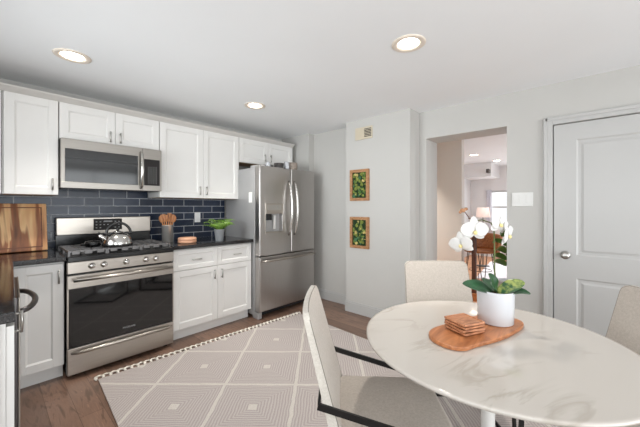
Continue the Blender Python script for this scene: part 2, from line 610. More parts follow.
    def prism(self, poly, z0, z1, bev=0.0, mtx=None, seg=2, smooth=False):
        """polygon in xy pulled up from z0 to z1"""
        t = bmesh.new()
        lo = [t.verts.new((x, y, z0)) for x, y in poly]
        f = t.faces.new(lo)
        r = bmesh.ops.extrude_face_region(t, geom=[f])
        bmesh.ops.translate(t, vec=(0, 0, z1 - z0), verts=[v for v in r['geom'] if isinstance(v, bmesh.types.BMVert)])
        bmesh.ops.recalc_face_normals(t, faces=t.faces)
        if bev > 0:
            ed = [e for e in t.edges if abs(e.verts[0].co.z - e.verts[1].co.z) < 1e-7]
            bmesh.ops.bevel(t, geom=ed, offset=bev, segments=seg, profile=0.5, affect='EDGES')
        self._merge(t, mtx, smooth)
        return self
    def grid(self, fn, nu, nv, thick=0.0, smooth=True, mtx=None):
        """surface fn(u,v) on [0,1]^2, optionally given thickness along its normal"""
        t = bmesh.new()
        V = [[t.verts.new(fn(i / nu, j / nv)) for j in range(nv + 1)] for i in range(nu + 1)]
        for i in range(nu):
            for j in range(nv):
                t.faces.new((V[i][j], V[i + 1][j], V[i + 1][j + 1], V[i][j + 1]))
        bmesh.ops.remove_doubles(t, verts=t.verts, dist=1e-6)
        if thick:
            bmesh.ops.recalc_face_normals(t, faces=t.faces)
            bmesh.ops.solidify(t, geom=list(t.faces), thickness=thick)
        self._merge(t, mtx, smooth)
        return self
    def build(self, name, m=None, parent=None, loc=None, rot=None):
        me = bpy.data.meshes.new(name)
        bmesh.ops.recalc_face_normals(self.bm, faces=self.bm.faces) if False else None
        self.bm.to_mesh(me)
        self.bm.free()
        mats = self.mats if self.mats else [m]
        for k in mats:
            me.materials.append(M[k] if isinstance(k, str) else k)
        o = bpy.data.objects.new(name, me)
        COL.objects.link(o)
        if parent is not None:
            o.parent = parent
        if loc is not None:
            o.location = loc
        if rot is not None:
            o.rotation_euler = rot
        return o

def tag(o, label, cat, group=None, kind=None):
    o['label'] = label
    o['category'] = cat
    if group:
        o['group'] = group
    if kind:
        o['kind'] = kind
    return o

def thing(name, label, cat, loc=(0, 0, 0), rz=0.0, group=None):
    o = bpy.data.objects.new(name, None)
    o.empty_display_size = 0.1
    COL.objects.link(o)
    o.location = loc
    o.rotation_euler = (0, 0, rz)
    return tag(o, label, cat, group)

def struct(name, mb, m, **kw):
    o = mb.build(name, m, **kw)
    o['kind'] = 'structure'
    return o

def dup(root, loc, rz, label, group=None):
    def cp(o, parent):
        c = o.copy()
        COL.objects.link(c)
        c.parent = parent
        for ch in o.children:
            cp(ch, c)
        return c
    r = cp(root, None)
    r.location = loc
    r.rotation_euler = (0, 0, rz)
    r['label'] = label
    if group:
        r['group'] = group
    return r

def letters(txt, size, m, parent, loc, rot, name='lettering', depth=0.0006):
    cu = bpy.data.curves.new('t', 'FONT')
    cu.body = txt
    cu.size = size
    cu.align_x = 'CENTER'
    cu.align_y = 'CENTER'
    cu.extrude = depth
    tmp = bpy.data.objects.new('t', cu)
    COL.objects.link(tmp)
    dg = bpy.context.evaluated_depsgraph_get()
    me = bpy.data.meshes.new_from_object(tmp.evaluated_get(dg))
    bpy.data.objects.remove(tmp)
    me.name = name
    me.materials.clear()
    me.materials.append(M[m])
    o = bpy.data.objects.new(name, me)
    COL.objects.link(o)
    o.parent = parent
    o.location = loc
    o.rotation_euler = rot
    return o

# ------------------------------------------------------------------ room shell (camera stands at x=0, y=0)
ZC = 2.32
WA = 3.535           # kitchen wall
XL, YR = -0.55, -3.00  # left wall, rear wall
XB, XBUMP, XNICHE, XCH = 3.2036, 2.9786, 3.1473, 3.04
XO = 3.52            # hall face of the thick right wall
struct('floor', MB().box(XL - .12, XO, YR - .12, WA + .12, -.06, 0), 'floor')
struct('ceiling', MB().box(XL - .12, XO, YR - .12, WA + .12, ZC, ZC + .10), 'ceiling')
struct('wall_kitchen', MB().box(XL - .12, XCH, WA, WA + .12, 0, ZC), 'wall')
struct('wall_chase', MB().box(XCH, XO, 2.957, WA + .12, 0, ZC), 'wall')
struct('wall_niche', MB().box(XNICHE, XO, 2.255, 2.957, 0, ZC), 'wall')
struct('wall_bump', MB().box(XBUMP, XO, 1.412, 2.255, 0, ZC), 'wall')
OY0, OY1, OZ = 0.575, 1.335, 2.024     # doorway to the hall
DY0, DY1, DZ = -0.53, 0.234, 1.966     # white door
w = MB()
w.box(XB, XO, OY1, 1.412, 0, ZC)
w.box(XB, XO, OY0, OY1, OZ, ZC)
w.box(XB, XO, DY1 + .006, OY0, 0, ZC)
w.box(XB, XO, DY0 - .006, DY1 + .006, DZ + .006, ZC)
w.box(XB, XO, YR - .12, DY0 - .006, 0, ZC)
w.box(XB + .16, XO, DY0 - .006, DY1 + .006, 0, DZ + .006)
struct('wall_right', w, 'wall')
# left wall; both its window openings are made up to admit light
w = MB()
w.box(XL - .12, XL, YR, -1.55, 0, ZC)
w.box(XL - .12, XL, 1.25, 1.55, 0, ZC)
w.box(XL - .12, XL, 2.85, WA, 0, ZC)
w.box(XL - .12, XL, 1.55, 2.85, 0, 1.06)
w.box(XL - .12, XL, 1.55, 2.85, 2.12, ZC)
w.box(XL - .12, XL, -1.55, 1.25, 0, .92)
w.box(XL - .12, XL, -1.55, 1.25, 2.14, ZC)
struct('wall_left', w, 'wall')
# rear wall out of view, with an invented wide window to admit light
w = MB()
w.box(XL - .12, -.25, YR - .12, YR, 0, ZC)
w.box(2.85, XB, YR - .12, YR, 0, ZC)
w.box(-.25, 2.85, YR - .12, YR, 0, .12)
w.box(-.25, 2.85, YR - .12, YR, 2.22, ZC)
struct('wall_rear', w, 'wall')
def window(name, a, b, fixed, z0, z1, axis, nx):
    mb = MB()
    t = .045
    def bx(p0, p1, q0, q1):
        if axis == 'x':
            mb.box(p0, p1, fixed - .03, fixed + .03, q0, q1, .003)
        else:
            mb.box(fixed - .03, fixed + .03, p0, p1, q0, q1, .003)
    bx(a, a + t, z0, z1); bx(b - t, b, z0, z1); bx(a + t, b - t, z0, z0 + t); bx(a + t, b - t, z1 - t, z1)
    bx(a + t, b - t, (z0 + z1) / 2 - .02, (z0 + z1) / 2 + .02)
    for k in range(1, nx):
        c = a + (b - a) * k / nx
        bx(c - .012, c + .012, z0 + t, (z0 + z1) / 2 - .02); bx(c - .012, c + .012, (z0 + z1) / 2 + .02, z1 - t)
    o = struct(name, mb, 'trim')
    return o
window('added_window_rear', -.25, 2.85, YR - .06, .12, 2.22, 'x', 3)  # invented window, gives the rear fills a way in
window('added_window_counter', 1.55, 2.85, XL - .06, 1.06, 2.12, 'y', 2)  # made-up window over the left counter, put in for light
window('added_window_side', -1.55, 1.25, XL - .06, .92, 2.14, 'y', 3)  # invented side window for the added left fills

# baseboards
def bboard(name, segs):
    mb = MB()
    for (x0, x1, y0, y1, ax) in segs:
        mb.box(x0, x1, y0, y1, 0.0, .115, .002)
        cx = .004
        if ax == 'x':
            mb.box(x0 + cx, x1, y0, y1, .115, .132, .003)
        else:
            mb.box(x0, x1, y0 + cx, y1, .115, .132, .003)
    struct(name, mb, 'trim')
bboard('baseboard_bump', [(XBUMP - .014, XBUMP, 1.398, 2.262, 'x'), (XBUMP, XB, 1.398, 1.412, 'y')])
bboard('baseboard_niche', [(XNICHE - .014, XNICHE, 2.262, 2.957, 'x')])
bboard('baseboard_right', [(XB - .014, XB, OY1, 1.398, 'x'), (XB - .014, XB, DY1 + .075, OY0, 'x'), (XB - .014, XB, YR, DY0 - .075, 'x')])
bboard('baseboard_rear', [(XL, XB - .014, YR, YR + .014, 'x')])

# casing round the white door
mb = MB()
cw, cp = .064, .018
for (y0, y1, z0, z1) in ((DY1 + .006, DY1 + .006 + cw, 0, DZ + .006 + cw), (DY0 - .006 - cw, DY0 - .006, 0, DZ + .006 + cw), (DY0 - .006, DY1 + .006, DZ + .006, DZ + .006 + cw)):
    mb.box(XB - cp, XB, y0, y1, z0, z1, .003)
    if y1 - y0 < .1:
        c = y1 - .016 if y0 > 0 else y0 + .016
        mb.box(XB - cp - .006, XB - cp, c - .014, c + .014, z0, z1 - .004, .003)
    else:
        mb.box(XB - cp - .006, XB - cp, y0 - .05, y1 + .05, z1 - .032, z1 - .004, .003)
struct('trim_1', mb, 'trim')

# ------------------------------------------------------------------ white two-panel door
mb = MB()
y0, y1 = DY0, DY1
sx = XB + .003
st = .145
def dpanel(mb, a, b, z0, z1):
    """sunk moulding with a raised field"""
    prof = [(0, 0), (.012, .007), (.030, .007), (.046, .002)]
    rings = []
    t = bmesh.new()
    for off, dx in prof:
        rings.append([t.verts.new((sx + dx, a + off, z0 + off)), t.verts.new((sx + dx, b - off, z0 + off)), t.verts.new((sx + dx, b - off, z1 - off)), t.verts.new((sx + dx, a + off, z1 - off))])
    for p, q in zip(rings, rings[1:]):
        for k in range(4):
            t.faces.new((p[k], p[(k + 1) % 4], q[(k + 1) % 4], q[k]))
    t.faces.new(rings[-1])
    mb._merge(t)
zl0, zl1, zu0, zu1 = .20, .700, .885, 1.83
for (a, b, c, d) in ((y0, y0 + st, 0.006, DZ), (y1 - st, y1, 0.006, DZ), (y0 + st, y1 - st, .006, zl0), (y0 + st, y1 - st, zl1, zu0), (y0 + st, y1 - st, zu1, DZ)):
    mb.box(sx, sx + .036, a, b, c, d)
mb.box(sx + .014, sx + .034, y0 + st, y1 - st, zl0, zl1)
mb.box(sx + .014, sx + .034, y0 + st, y1 - st, zu0, zu1)
dpanel(mb, y0 + st, y1 - st, zl0, zl1)
dpanel(mb, y0 + st, y1 - st, zu0, zu1)
door = struct('door_1', mb, 'trim')
mb = MB()
mb.lathe([(0, 0), (.033, 0), (.033, .006), (.026, .012), (.012, .014), (.011, .034), (.020, .040), (.028, .050), (.029, .060), (.024, .069), (.012, .073), (0, .074)], n=28,
         mtx=Matrix.Translation((sx, .157, .884)) @ Matrix.Rotation(R(-90), 4, 'Y'))
mb.build('door_knob', 'nickel', door)
MB().box(sx - .001, sx + .002, DY1 - .001, DY1 + .005, .84, .95).build('latch_plate', 'darkmetal', door)

# ------------------------------------------------------------------ hall and far room beyond the doorway
struct('floor_hall', MB().box(XO, 9.0, -.9, 3.2, -.06, 0), 'hallfloor')
struct('ceiling_hall', MB().box(XO, 9.0, -.9, 3.2, ZC, ZC + .1), 'ceiling')
struct('wall_hall', MB().box(4.40, 4.52, 1.33, 3.2, 0, ZC), 'hallwall')
struct('wall_hall_side', MB().box(XO, 4.40, 3.1, 3.2, 0, ZC), 'hallwall')
w = MB()
w.box(XO, 4.9, -.9, -.8, 0, ZC); w.box(6.9, 8.8, -.9, -.8, 0, ZC); w.box(4.9, 6.9, -.9, -.8, 0, .7); w.box(4.9, 6.9, -.9, -.8, 2.2, ZC)
struct('wall_far_right', w, 'farwall')
window('window_4', 4.9, 6.9, -.85, .7, 2.2, 'x', 2)
struct('wall_far_left', MB().box(4.52, 8.8, 2.40, 2.5, 0, ZC), 'farwall')
struct('wall_bulkhead', MB().box(7.85, 8.7, 1.72, 2.40, 2.0, ZC), 'farwall')
FW0, FW1, FZ0, FZ1 = 0.5, 1.98, .86, 1.70
w = MB()
w.box(8.7, 8.8, FW1, 2.40, 0, ZC); w.box(8.7, 8.8, -.9, FW0, 0, ZC); w.box(8.7, 8.8, FW0, FW1, 0, FZ0); w.box(8.7, 8.8, FW0, FW1, FZ1, ZC)
struct('wall_far', w, 'farwall')
window('window_3', FW0, FW1, 8.75, FZ0, FZ1, 'y', 2)
for nm, y0, y1, lab in (('curtain', 1.89, 2.01, 'pale lavender curtain panel at the left edge of the far window'), ('curtain', 1.40, 1.52, 'narrow pale lavender curtain panel across the middle of the far window')):
    tag(MB().grid(lambda u, v, y0=y0, y1=y1: (8.66 + .018 * math.sin(u * 22), y0 + (y1 - y0) * u, .62 + 1.10 * v), 40, 4, .004).build(nm, 'curtain'), lab, 'curtain', 'curtains at the far window')

def recessed(loc, label, group, power, r=.105, ri=.064):
    t = thing('ceiling_light', label, 'ceiling light', loc, 0, group)
    MB().lathe([(r, 0), (r, -.004), (r - .008, -.008), (ri + .012, -.006), (ri, .0), (ri, 0.0), (r, 0)], n=40).build('trim_ring', 'lamptrim', t)
    MB().lathe([(0, -.0015), (ri, -.0015), (ri, .0), (0, .0)], n=32).build('lens', 'lampglow', t)
    l = bpy.data.lights.new('lamp', 'AREA')
    l.shape = 'DISK'
    l.size = ri * 2
    l.energy = power
    l.color = (1.0, .95, .88)
    l.spread = R(86)
    o = bpy.data.objects.new('lamp', l)
    COL.objects.link(o)
    o.parent = t
    o.location = (0, 0, -.012)
    return t
LP = 4.5
recessed((.393, 2.652, ZC), 'round recessed ceiling light nearest the wall cabinets at the left', 'recessed kitchen ceiling lights', LP)
recessed((1.837, 2.556, ZC), 'small-looking round recessed ceiling light in front of the refrigerator', 'recessed kitchen ceiling lights', LP)
recessed((1.796, .862, ZC), 'round recessed ceiling light above the dining table', 'recessed kitchen ceiling lights', LP)
recessed((6.485, 1.728, ZC), 'nearer recessed ceiling light seen through the doorway', 'recessed lights beyond the doorway', 5, .09, .07)
recessed((7.60, 1.56, ZC), 'farther recessed ceiling light seen through the doorway', 'recessed lights beyond the doorway', 5, .09, .07)
recessed((3.92, 2.15, ZC), 'unseen ceiling light added just beyond the doorway header to brighten the hall', 'recessed lights beyond the doorway', 16, .09, .07)  # added lamp hidden by the header, lights the hall wall
tag(MB().box(7.70, 7.846, 1.735, 1.80, 2.07, 2.16, .012).mat('bowl').cyl((7.70, 1.765, 2.115), (7.672, 1.765, 2.105), .024).build('security_camera', 'bowl'),
    'small dark wall camera on the white bulkhead beyond the doorway', 'camera')

# ------------------------------------------------------------------ backsplash tile
mb = MB()
mb.box(XL, 2.06, WA - .010, WA, .914, 1.378)
mb.box(.392, 1.153, WA - .010, WA, .80, .914)
mb.box(.392, 1.150, WA - .010, WA, 1.378, 1.60)
struct('wall_backsplash', mb, 'tile')

# ------------------------------------------------------------------ cabinets
def shaker(mb, x0, x1, z0, z1, yf, t=.02, s=.058, cx=0):
    """framed front with a sunk flat panel, facing -y"""
    bv = .0015
    mb.box(x0, x0 + s, yf, yf + t, z0, z1, bv)
    mb.box(x1 - s, x1, yf, yf + t, z0, z1, bv)
    mb.box(x0 + s, x1 - s, yf, yf + t, z0, z0 + s, bv)
    mb.box(x0 + s, x1 - s, yf, yf + t, z1 - s, z1, bv)
    mb.box(x0 + s - .002, x1 - s + .002, yf + .009, yf + t - .001, z0 + s - .002, z1 - s + .002)
    # sloped inner bead
    a, b, c, d = x0 + s, x1 - s, z0 + s, z1 - s
    i = .010
    tm = bmesh.new()
    o = [tm.verts.new(p) for p in ((a, yf + .002, c), (b, yf + .002, c), (b, yf + .002, d), (a, yf + .002, d))]
    n = [tm.verts.new(p) for p in ((a + i, yf + .009, c + i), (b - i, yf + .009, c + i), (b - i, yf + .009, d - i), (a + i, yf + .009, d - i))]
    for k in range(4):
        tm.faces.new((o[k], o[(k + 1) % 4], n[(k + 1) % 4], n[k]))
    mb._merge(tm)
    return mb

def pull(parent, x, z, yf, L=.095, vert=True):
    mb = MB()
    h = L / 2
    if vert:
        mb.tube([(x, yf, z - h * .8), (x, yf - .022, z - h * .8), ], .0045)
        mb.tube([(x, yf, z + h * .8), (x, yf - .022, z + h * .8), ], .0045)
        mb.tube([(x, yf - .024, z - h), (x, yf - .027, z), (x, yf - .024, z + h)], .0058)
    else:
        mb.tube([(x - h * .8, yf, z), (x - h * .8, yf - .022, z)], .0045)
        mb.tube([(x + h * .8, yf, z), (x + h * .8, yf - .022, z)], .0045)
        mb.tube([(x - h, yf - .024, z), (x, yf - .027, z), (x + h, yf - .024, z)], .0058)
    return mb.build('handle', 'nickel', parent)

YU = 3.203
def wall_cab(label, x0, x1, z0, z1, doors, pulls, group, pz=None, ybody=None):
    """hung cabinet: doors = list of (x0,x1); root on its lower front edge"""
    t = thing('wall_cabinet', label, 'cabinet', (x0, YU + .022, z0), 0, group)
    W = x1 - x0
    D = WA - .0005 - (YU + .022)
    bd = MB()
    bd.mat('cab').box(0.0005, W - .0005, 0, D - .0115, .0, z1 - z0)
    bd.mat('cabwood').box(.012, W - .012, .01, D - .02, -.0015, .0)
    bd.build('body', None, t)
    for (a, b), px in zip(doors, pulls):
        d = shaker(MB(), a - x0 + .0015, b - x0 - .0015, .001, z1 - z0 - .001, -.022).build('door', 'cab', t)
        if px is not None:
            pull(d, px - x0, (pz if pz else z0 + .082) - z0, -.022)
    return t
ZUB, ZUT = 1.3778, 2.1358
GW = 'white wall cabinets along the kitchen wall'
wall_cab('white wall cabinet at the far left edge, left of the single tall door', -.545, .069, ZUB, ZUT, [(-.545, .069)], [.035], GW)
wall_cab('white single-door wall cabinet left of the microwave', .071, .388, ZUB, ZUT, [(.078, .386)], [.348], GW)
wall_cab('short white two-door wall cabinet above the microwave', .390, 1.151, 1.838, ZUT, [(.390, .777), (.777, 1.151)], [.738, .815], GW, 1.905)
wall_cab('white two-door wall cabinet between microwave and refrigerator', 1.153, 2.065, ZUB, ZUT, [(1.155, 1.611), (1.611, 2.065)], [1.569, 1.645], GW)
wall_cab('short white two-door wall cabinet above the refrigerator', 2.067, 2.965, 1.835, ZUT, [(2.069, 2.512), (2.512, 2.955)], [2.455, 2.552], GW, 1.925)
mb = MB()
# crown moulding leaning out over the doors
prof = [(YU + .060, ZUT + .0005), (YU + .008, ZUT + .0005), (YU + .004, ZUT + .006), (YU - .014, ZUT + .022), (YU - .034, ZUT + .036), (YU - .038, ZUT + .045), (YU + .060, ZUT + .045)]
t = bmesh.new()
va = [t.verts.new((XL, y, z)) for y, z in prof]
vb = [t.verts.new((2.967, y, z)) for y, z in prof]
for k in range(len(prof)):
    t.faces.new((va[k], va[(k + 1) % len(prof)], vb[(k + 1) % len(prof)], vb[k]))
t.faces.new(va)
t.faces.new(list(reversed(vb)))
mb._merge(t)
struct('trim_2', mb, 'fascia')

YB = 2.903
def base_cab(label, x0, x1, fronts, group, root=None, rz=0.0, end_panel=False):
    """fronts: list of (kind, x0, x1, z0, z1, pull x, pull z)"""
    t = thing('base_cabinet', label, 'cabinet', root if root else (x0, YB + .021, 0), rz, group)
    W = x1 - x0
    MB().box(.0005, W - .0005, 0, .59, .105, .876).build('body', 'cab', t)
    MB().box(.0005, W - .0005, .054, .07, 0, .105).build('toe_kick', 'cab', t)
    for (kind, a, b, z0, z1, px, pz) in fronts:
        s = .058 if kind == 'door' else .04
        d = shaker(MB(), a - x0 + .0015, b - x0 - .0015, z0, z1, -.021, .0205, s).build(kind, 'cab', t)
        if px is not None:
            pull(d, px - x0, pz, -.021, vert=(kind == 'door'))
    return t
GB = 'white base cabinets'
base_cab('white one-door base cabinet left of the range', .112, .384, [('door', .118, .378, .112, .862, .350, .768)], GB)
base_cab('white base cabinet with two drawers and two doors between range and refrigerator', 1.160, 2.040,
         [('drawer', 1.163, 1.618, .674, .864, 1.388, .765), ('drawer', 1.618, 2.036, .674, .864, 1.843, .765),
          ('door', 1.163, 1.618, .112, .668, 1.577, .585), ('door', 1.618, 2.036, .112, .668, 1.660, .585)], GB)
# run along the left, almost edge-on to the camera
LRZ = R(87.9)
ux, uy = math.cos(LRZ), math.sin(LRZ)            # along the run
fx, fy = uy, -ux                                 # out of its front
lr0 = (.066 - .022 * fx + .012 * ux, 1.49 - .022 * fy + .012 * uy, 0)
def lpos(a, out=0.0, z=0.0):
    return (lr0[0] + a * ux + out * fx, lr0[1] + a * uy + out * fy, z)
t = base_cab('white end cabinet of the left counter, with a flat panel facing the camera', 0, .43,
             [('door', .004, .426, .112, .862, .38, .77)], GB, lpos(0, -.002), LRZ)
mb = shaker(MB(), 0, .55, .10, .874, 0, .014, .07)
ep = mb.build('end_panel', 'cab', t)
ep.rotation_euler = (0, 0, R(-90))
ep.location = (-.0145, .565, 0)
# dishwasher
dw = thing('dishwasher', 'stainless dishwasher with curved bar handle, seen edge-on under the left counter', 'dishwasher', lpos(.434), LRZ)
MB().box(.001, .60, .01, .58, .10, .868).build('body', 'black', dw)
MB().box(.001, .60, .05, .09, 0, .10).build('toe_kick', 'black', dw)
dd = MB().mat('darkmetal').box(.002, .599, -.034, .008, .115, .864, .004).mat('steel').box(.002, .599, -.0405, -.0342, .115, .866, .002).build('door', None, dw)
mb = MB()
pts = []
for k in range(17):
    u = k / 16
    pts.append((.05 + .50 * u, -.040 - .062 * math.sin(PI * u) ** .55, .79))
mb.tube(pts, .013, 12)
mb.build('handle', 'darkmetal', dd)

# L-shaped black worktop
p_far = (.1135, 2.878)
poly = [(.066, 1.49), (.112, 2.752), (.1165, 2.878), (.388, 2.878), (.388, WA - .011), (XL + .001, WA - .011), (XL + .001, 1.49)]
ct = thing('worktop', 'glossy black granite worktop of the left corner counter', 'countertop', (0, 0, .877), 0, 'black granite worktops')
MB().prism(poly, 0.0005, .037, .004).build('slab', 'granite', ct)
ct = thing('worktop', 'glossy black granite worktop between range and refrigerator', 'countertop', (0, 0, .877), 0, 'black granite worktops')
MB().prism([(1.157, 2.876), (2.044, 2.876), (2.044, WA - .011), (1.157, WA - .011)], 0.0005, .037, .004).build('slab', 'granite', ct)

# ------------------------------------------------------------------ range
X0, X1 = .393, 1.151
XM = (X0 + X1) / 2
rg = thing('gas_range', 'stainless gas range with black glass oven door between white cabinets', 'stove', (XM, 2.8624, 0))
HW = (X1 - X0) / 2
MB().box(-HW + .002, HW - .002, .032, .655, .02, .868).build('body', 'black', rg)
for sx_ in (-1, 1):
    for yy in (.06, .60):
        MB().cyl((sx_ * (HW - .05), yy, 0), (sx_ * (HW - .05), yy, .02), .018).build('foot', 'black', rg)
mb = MB()
mb.box(-HW, HW, -.012, .655, .869, .908, .006)
mb.build('cooktop', 'black', rg)
cpn = MB().box(-HW, HW, -.006, .030, .782, .868, .004).build('control_panel', 'steel', rg)
for kx in (.539, .616, .769, .916, .995):
    kb = MB()
    kx -= XM
    kb.lathe([(0, .036), (.016, .036), (.0185, .032), (.020, .010), (.024, .004), (.024, 0)], n=28, mtx=Matrix.Translation((kx, -.006, .828)) @ Matrix.Rotation(R(90), 4, 'X'))
    kb.box(kx - .003, kx + .003, -.0445, -.036, .812, .845, .001)
    kb.build('knob', 'chrome', rg)
MB().box(-HW + .03, HW - .03, .002, .031, .770, .781).build('vent_slot', 'black', rg)
od = MB().mat('steel').box(-HW, HW, -.004, .030, .668, .768, .004)
od.box(-HW, -HW + .008, -.004, .030, .232, .668); od.box(HW - .008, HW, -.004, .030, .232, .668)
od = od.build('oven_door', None, rg)
MB().box(-HW + .008, HW - .008, -.006, .029, .232, .669, .003).build('glass', 'glass', od)
mb = MB()
mb.tube([(-HW + .03, -.052, .738), (0, -.058, .738), (HW - .03, -.052, .738)], .0135, 14)
for s in (-1, 1):
    mb.box(s * (HW - .045) - .012, s * (HW - .045) + .012, -.050, -.003, .729, .747, .003)
mb.build('handle', 'steel', od)
letters('FRIGIDAIRE', .018, 'mark', od, (.02, -.0068, .285), (R(90), 0, 0))
dr = MB().box(-HW, HW, -.004, .030, .028, .226, .005).build('drawer', 'steel', rg)
mb = MB()
hp = []
mb.tube([(-HW + .025, -.006, .190), (-HW + .06, -.030, .194), (0, -.038, .196), (HW - .06, -.030, .194), (HW - .025, -.006, .190)], [.008, .013, .014, .013, .008], 14)
mb.build('handle', 'steel', dr)
# grates: three side by side
for gx in (-.245, 0, .245):
    g = MB()
    w2, ya, yb = .117, .045, .500
    z = .941
    g.tube([(gx - w2, ya, z), (gx + w2, ya, z), (gx + w2, yb, z), (gx - w2, yb, z)], .006, flat=(.011, .014), closed=True, up=(0, 0, 1))
    for yy in (ya + .115, (ya + yb) / 2, yb - .115):
        g.box(gx - w2, gx + w2, yy - .005, yy + .005, z - .006, z + .007)
    for xx in (gx - .04, gx + .04):
        g.box(xx - .005, xx + .005, ya, yb, z - .006, z + .007)
    for xx in (gx - w2, gx + w2):
        for yy in (ya, yb, (ya + yb) / 2):
            g.box(xx - .006, xx + .006, yy - .006, yy + .006, .908, z)
    # cast ribs on the front rail
    for k in range(3):
        xx = gx - .078 + k * .078
        g.box(xx - .024, xx + .024, ya - .014, ya - .004, .918, z + .006, .003)
    g.build('grate', 'grate', rg)
for bx_, by_, br_ in ((-.245, .16, .040), (-.245, .39, .034), (0, .275, .045), (.245, .16, .046), (.245, .39, .034)):
    MB().lathe([(0, .928), (br_ * .8, .928), (br_, .923), (br_, .916), (br_ * 1.2, .914), (br_ * 1.25, .908)], c=(bx_, by_, 0), n=28).build('burner', 'blackmatte', rg)
# backguard
bg = MB().mat('steel').box(-HW + .006, HW - .002, .575, .640, 1.030, 1.184, .006)
bg.mat('black').box(-HW + .006, HW - .002, .590, .640, .908, 1.029)
bg = bg.build('backguard', None, rg)
mk = MB().mat('panelblack').box(-.110, .118, .571, .576, 1.062, 1.168, .002).mat('mark')
for r_ in range(3):
    for c_ in range(7):
        if r_ == 0 and 2 <= c_ <= 4:
            continue
        x = -.088 + c_ * .030
        z = 1.085 + r_ * .028
        mk.box(x - .006, x + .006, .5700, .5712, z - .0035, z + .0035)
mk.box(-.03, .035, .5700, .5712, 1.138, 1.150)
mk.build('control_display', None, bg)

# kettle on the middle grate
kt = thing('tea_kettle', 'shiny stainless tea kettle with black arched handle on the stove', 'kettle', (.742, 2.982, .9485), R(-12))
MB().lathe([(0, 0), (.098, 0), (.106, .006), (.108, .022), (.104, .046), (.090, .078), (.066, .102), (.040, .114), (.036, .116), (0, .116)], n=48).build('body', 'chrome', kt)
MB().lathe([(.107, .003), (.1095, .008), (.1105, .020), (.1085, .024)], n=48).build('base_band', 'black', kt)
mb = MB().mat('chrome').lathe([(.038, .1165), (.036, .122), (.02, .128), (0, .129)], n=32)
mb.mat('black').lathe([(0, .129), (.009, .130), (.013, .140), (.009, .149), (0, .150)], n=20)
mb.build('lid', None, kt)
mb = MB().mat('chrome').tube([(-.085, 0, .060), (-.112, 0, .084), (-.132, 0, .108)], [.026, .020, .014], 18)
mb.mat('black').tube([(-.130, 0, .106), (-.140, 0, .118)], [.017, .012], 18)
mb.build('spout', None, kt)
hp = [(.088 * math.cos(a) * 1.0 + .006, 0, .098 + .098 * math.sin(a)) for a in [PI * (k / 22) for k in range(23)]]
MB().tube(hp, .0105, 12).build('handle', 'black', kt)
# black spoon rest beside the kettle
tag(MB().lathe([(0, 0), (.045, 0), (.058, .010), (.060, .030), (.050, .046), (.0, .050)], n=32).box(-.115, -.045, -.016, .016, .018, .036, .006).build('spoon_rest', 'black', None, (.592, 3.10, .9485), (0, 0, R(42))),
    'black rounded spoon rest on the stove grate left of the kettle', 'spoon rest')

# ------------------------------------------------------------------ microwave
mx0, mx1, mz0, mz1, my = .3915, 1.1505, 1.434, 1.836, 3.140
mwv = thing('microwave', 'stainless over-the-range microwave under the short cabinet', 'microwave', (mx0, my, mz0))
W, Hh = mx1 - mx0, mz1 - mz0
MB().box(.001, W - .001, .035, WA - .012 - my, .006, Hh - .001).build('body', 'darkmetal', mwv)
MB().box(.02, W - .02, .02, .30, -.004, .006, .002).build('underside_grille', 'black', mwv)
xs = .590
dm = MB()
dm.box(0, xs, 0, .034, 0, .052, .003); dm.box(0, xs, 0, .034, Hh - .082, Hh, .003)
dm.box(0, .028, 0, .034, .050, Hh - .080, .003); dm.box(xs - .038, xs, 0, .034, .050, Hh - .080, .003)
dm = dm.build('door', 'steelmw', mwv)
MB().box(.026, xs - .036, .002, .030, .050, Hh - .080).build('window', 'mwglass', dm)
MB().box(.026, xs - .036, .0005, .0022, .236, .252).build('window_band', 'black', dm)
mb = MB()
mb.tube([(xs - .016, .004, .022), (xs - .016, -.030, .040), (xs - .014, -.046, .20), (xs - .016, -.030, Hh - .060), (xs - .016, .004, Hh - .042)], [.010, .013, .014, .013, .010], 14)
mb.build('handle', 'satin', dm)
cp_ = MB().mat('steelmw').box(xs + .001, W, 0, .034, 0, Hh, .003).build('control_panel', None, mwv)
mk = MB().mat('panelblack').box(xs + .012, W - .018, -.002, .001, .052, Hh - .100, .001).mat('mark')
for r_ in range(8):
    for c_ in range(4):
        x = xs + .052 + c_ * .022
        z = .078 + r_ * .021
        mk.box(x - .0035, x + .0035, -.0032, -.0018, z - .003, z + .003)
mk.build('keypad', None, cp_)

# ------------------------------------------------------------------ refrigerator
fx0, fx1, fyf = 2.0505, 2.950, 2.7657
fr = thing('refrigerator', 'stainless french-door refrigerator with ice dispenser and bottom freezer', 'refrigerator', (fx0, fyf, 0))
FW = fx1 - fx0
MB().box(.004, FW - .004, .100, .72, .035, 1.735, .004).build('body', 'sidegrey', fr)
MB().box(.02, FW - .02, .085, .11, .02, .09).build('toe_grille', 'blackmatte', fr)
for x in (.03, FW - .03):
    MB().box(x - .028, x + .028, .030, .14, 0, .075, .008).build('foot', 'sidegrey', fr)
for x in (.06, FW - .06):
    MB().box(x - .045, x + .045, .03, .20, 1.735, 1.764, .006).build('hinge_cap', 'sidegrey', fr)
mid = .478
zs = .715
d1 = MB()
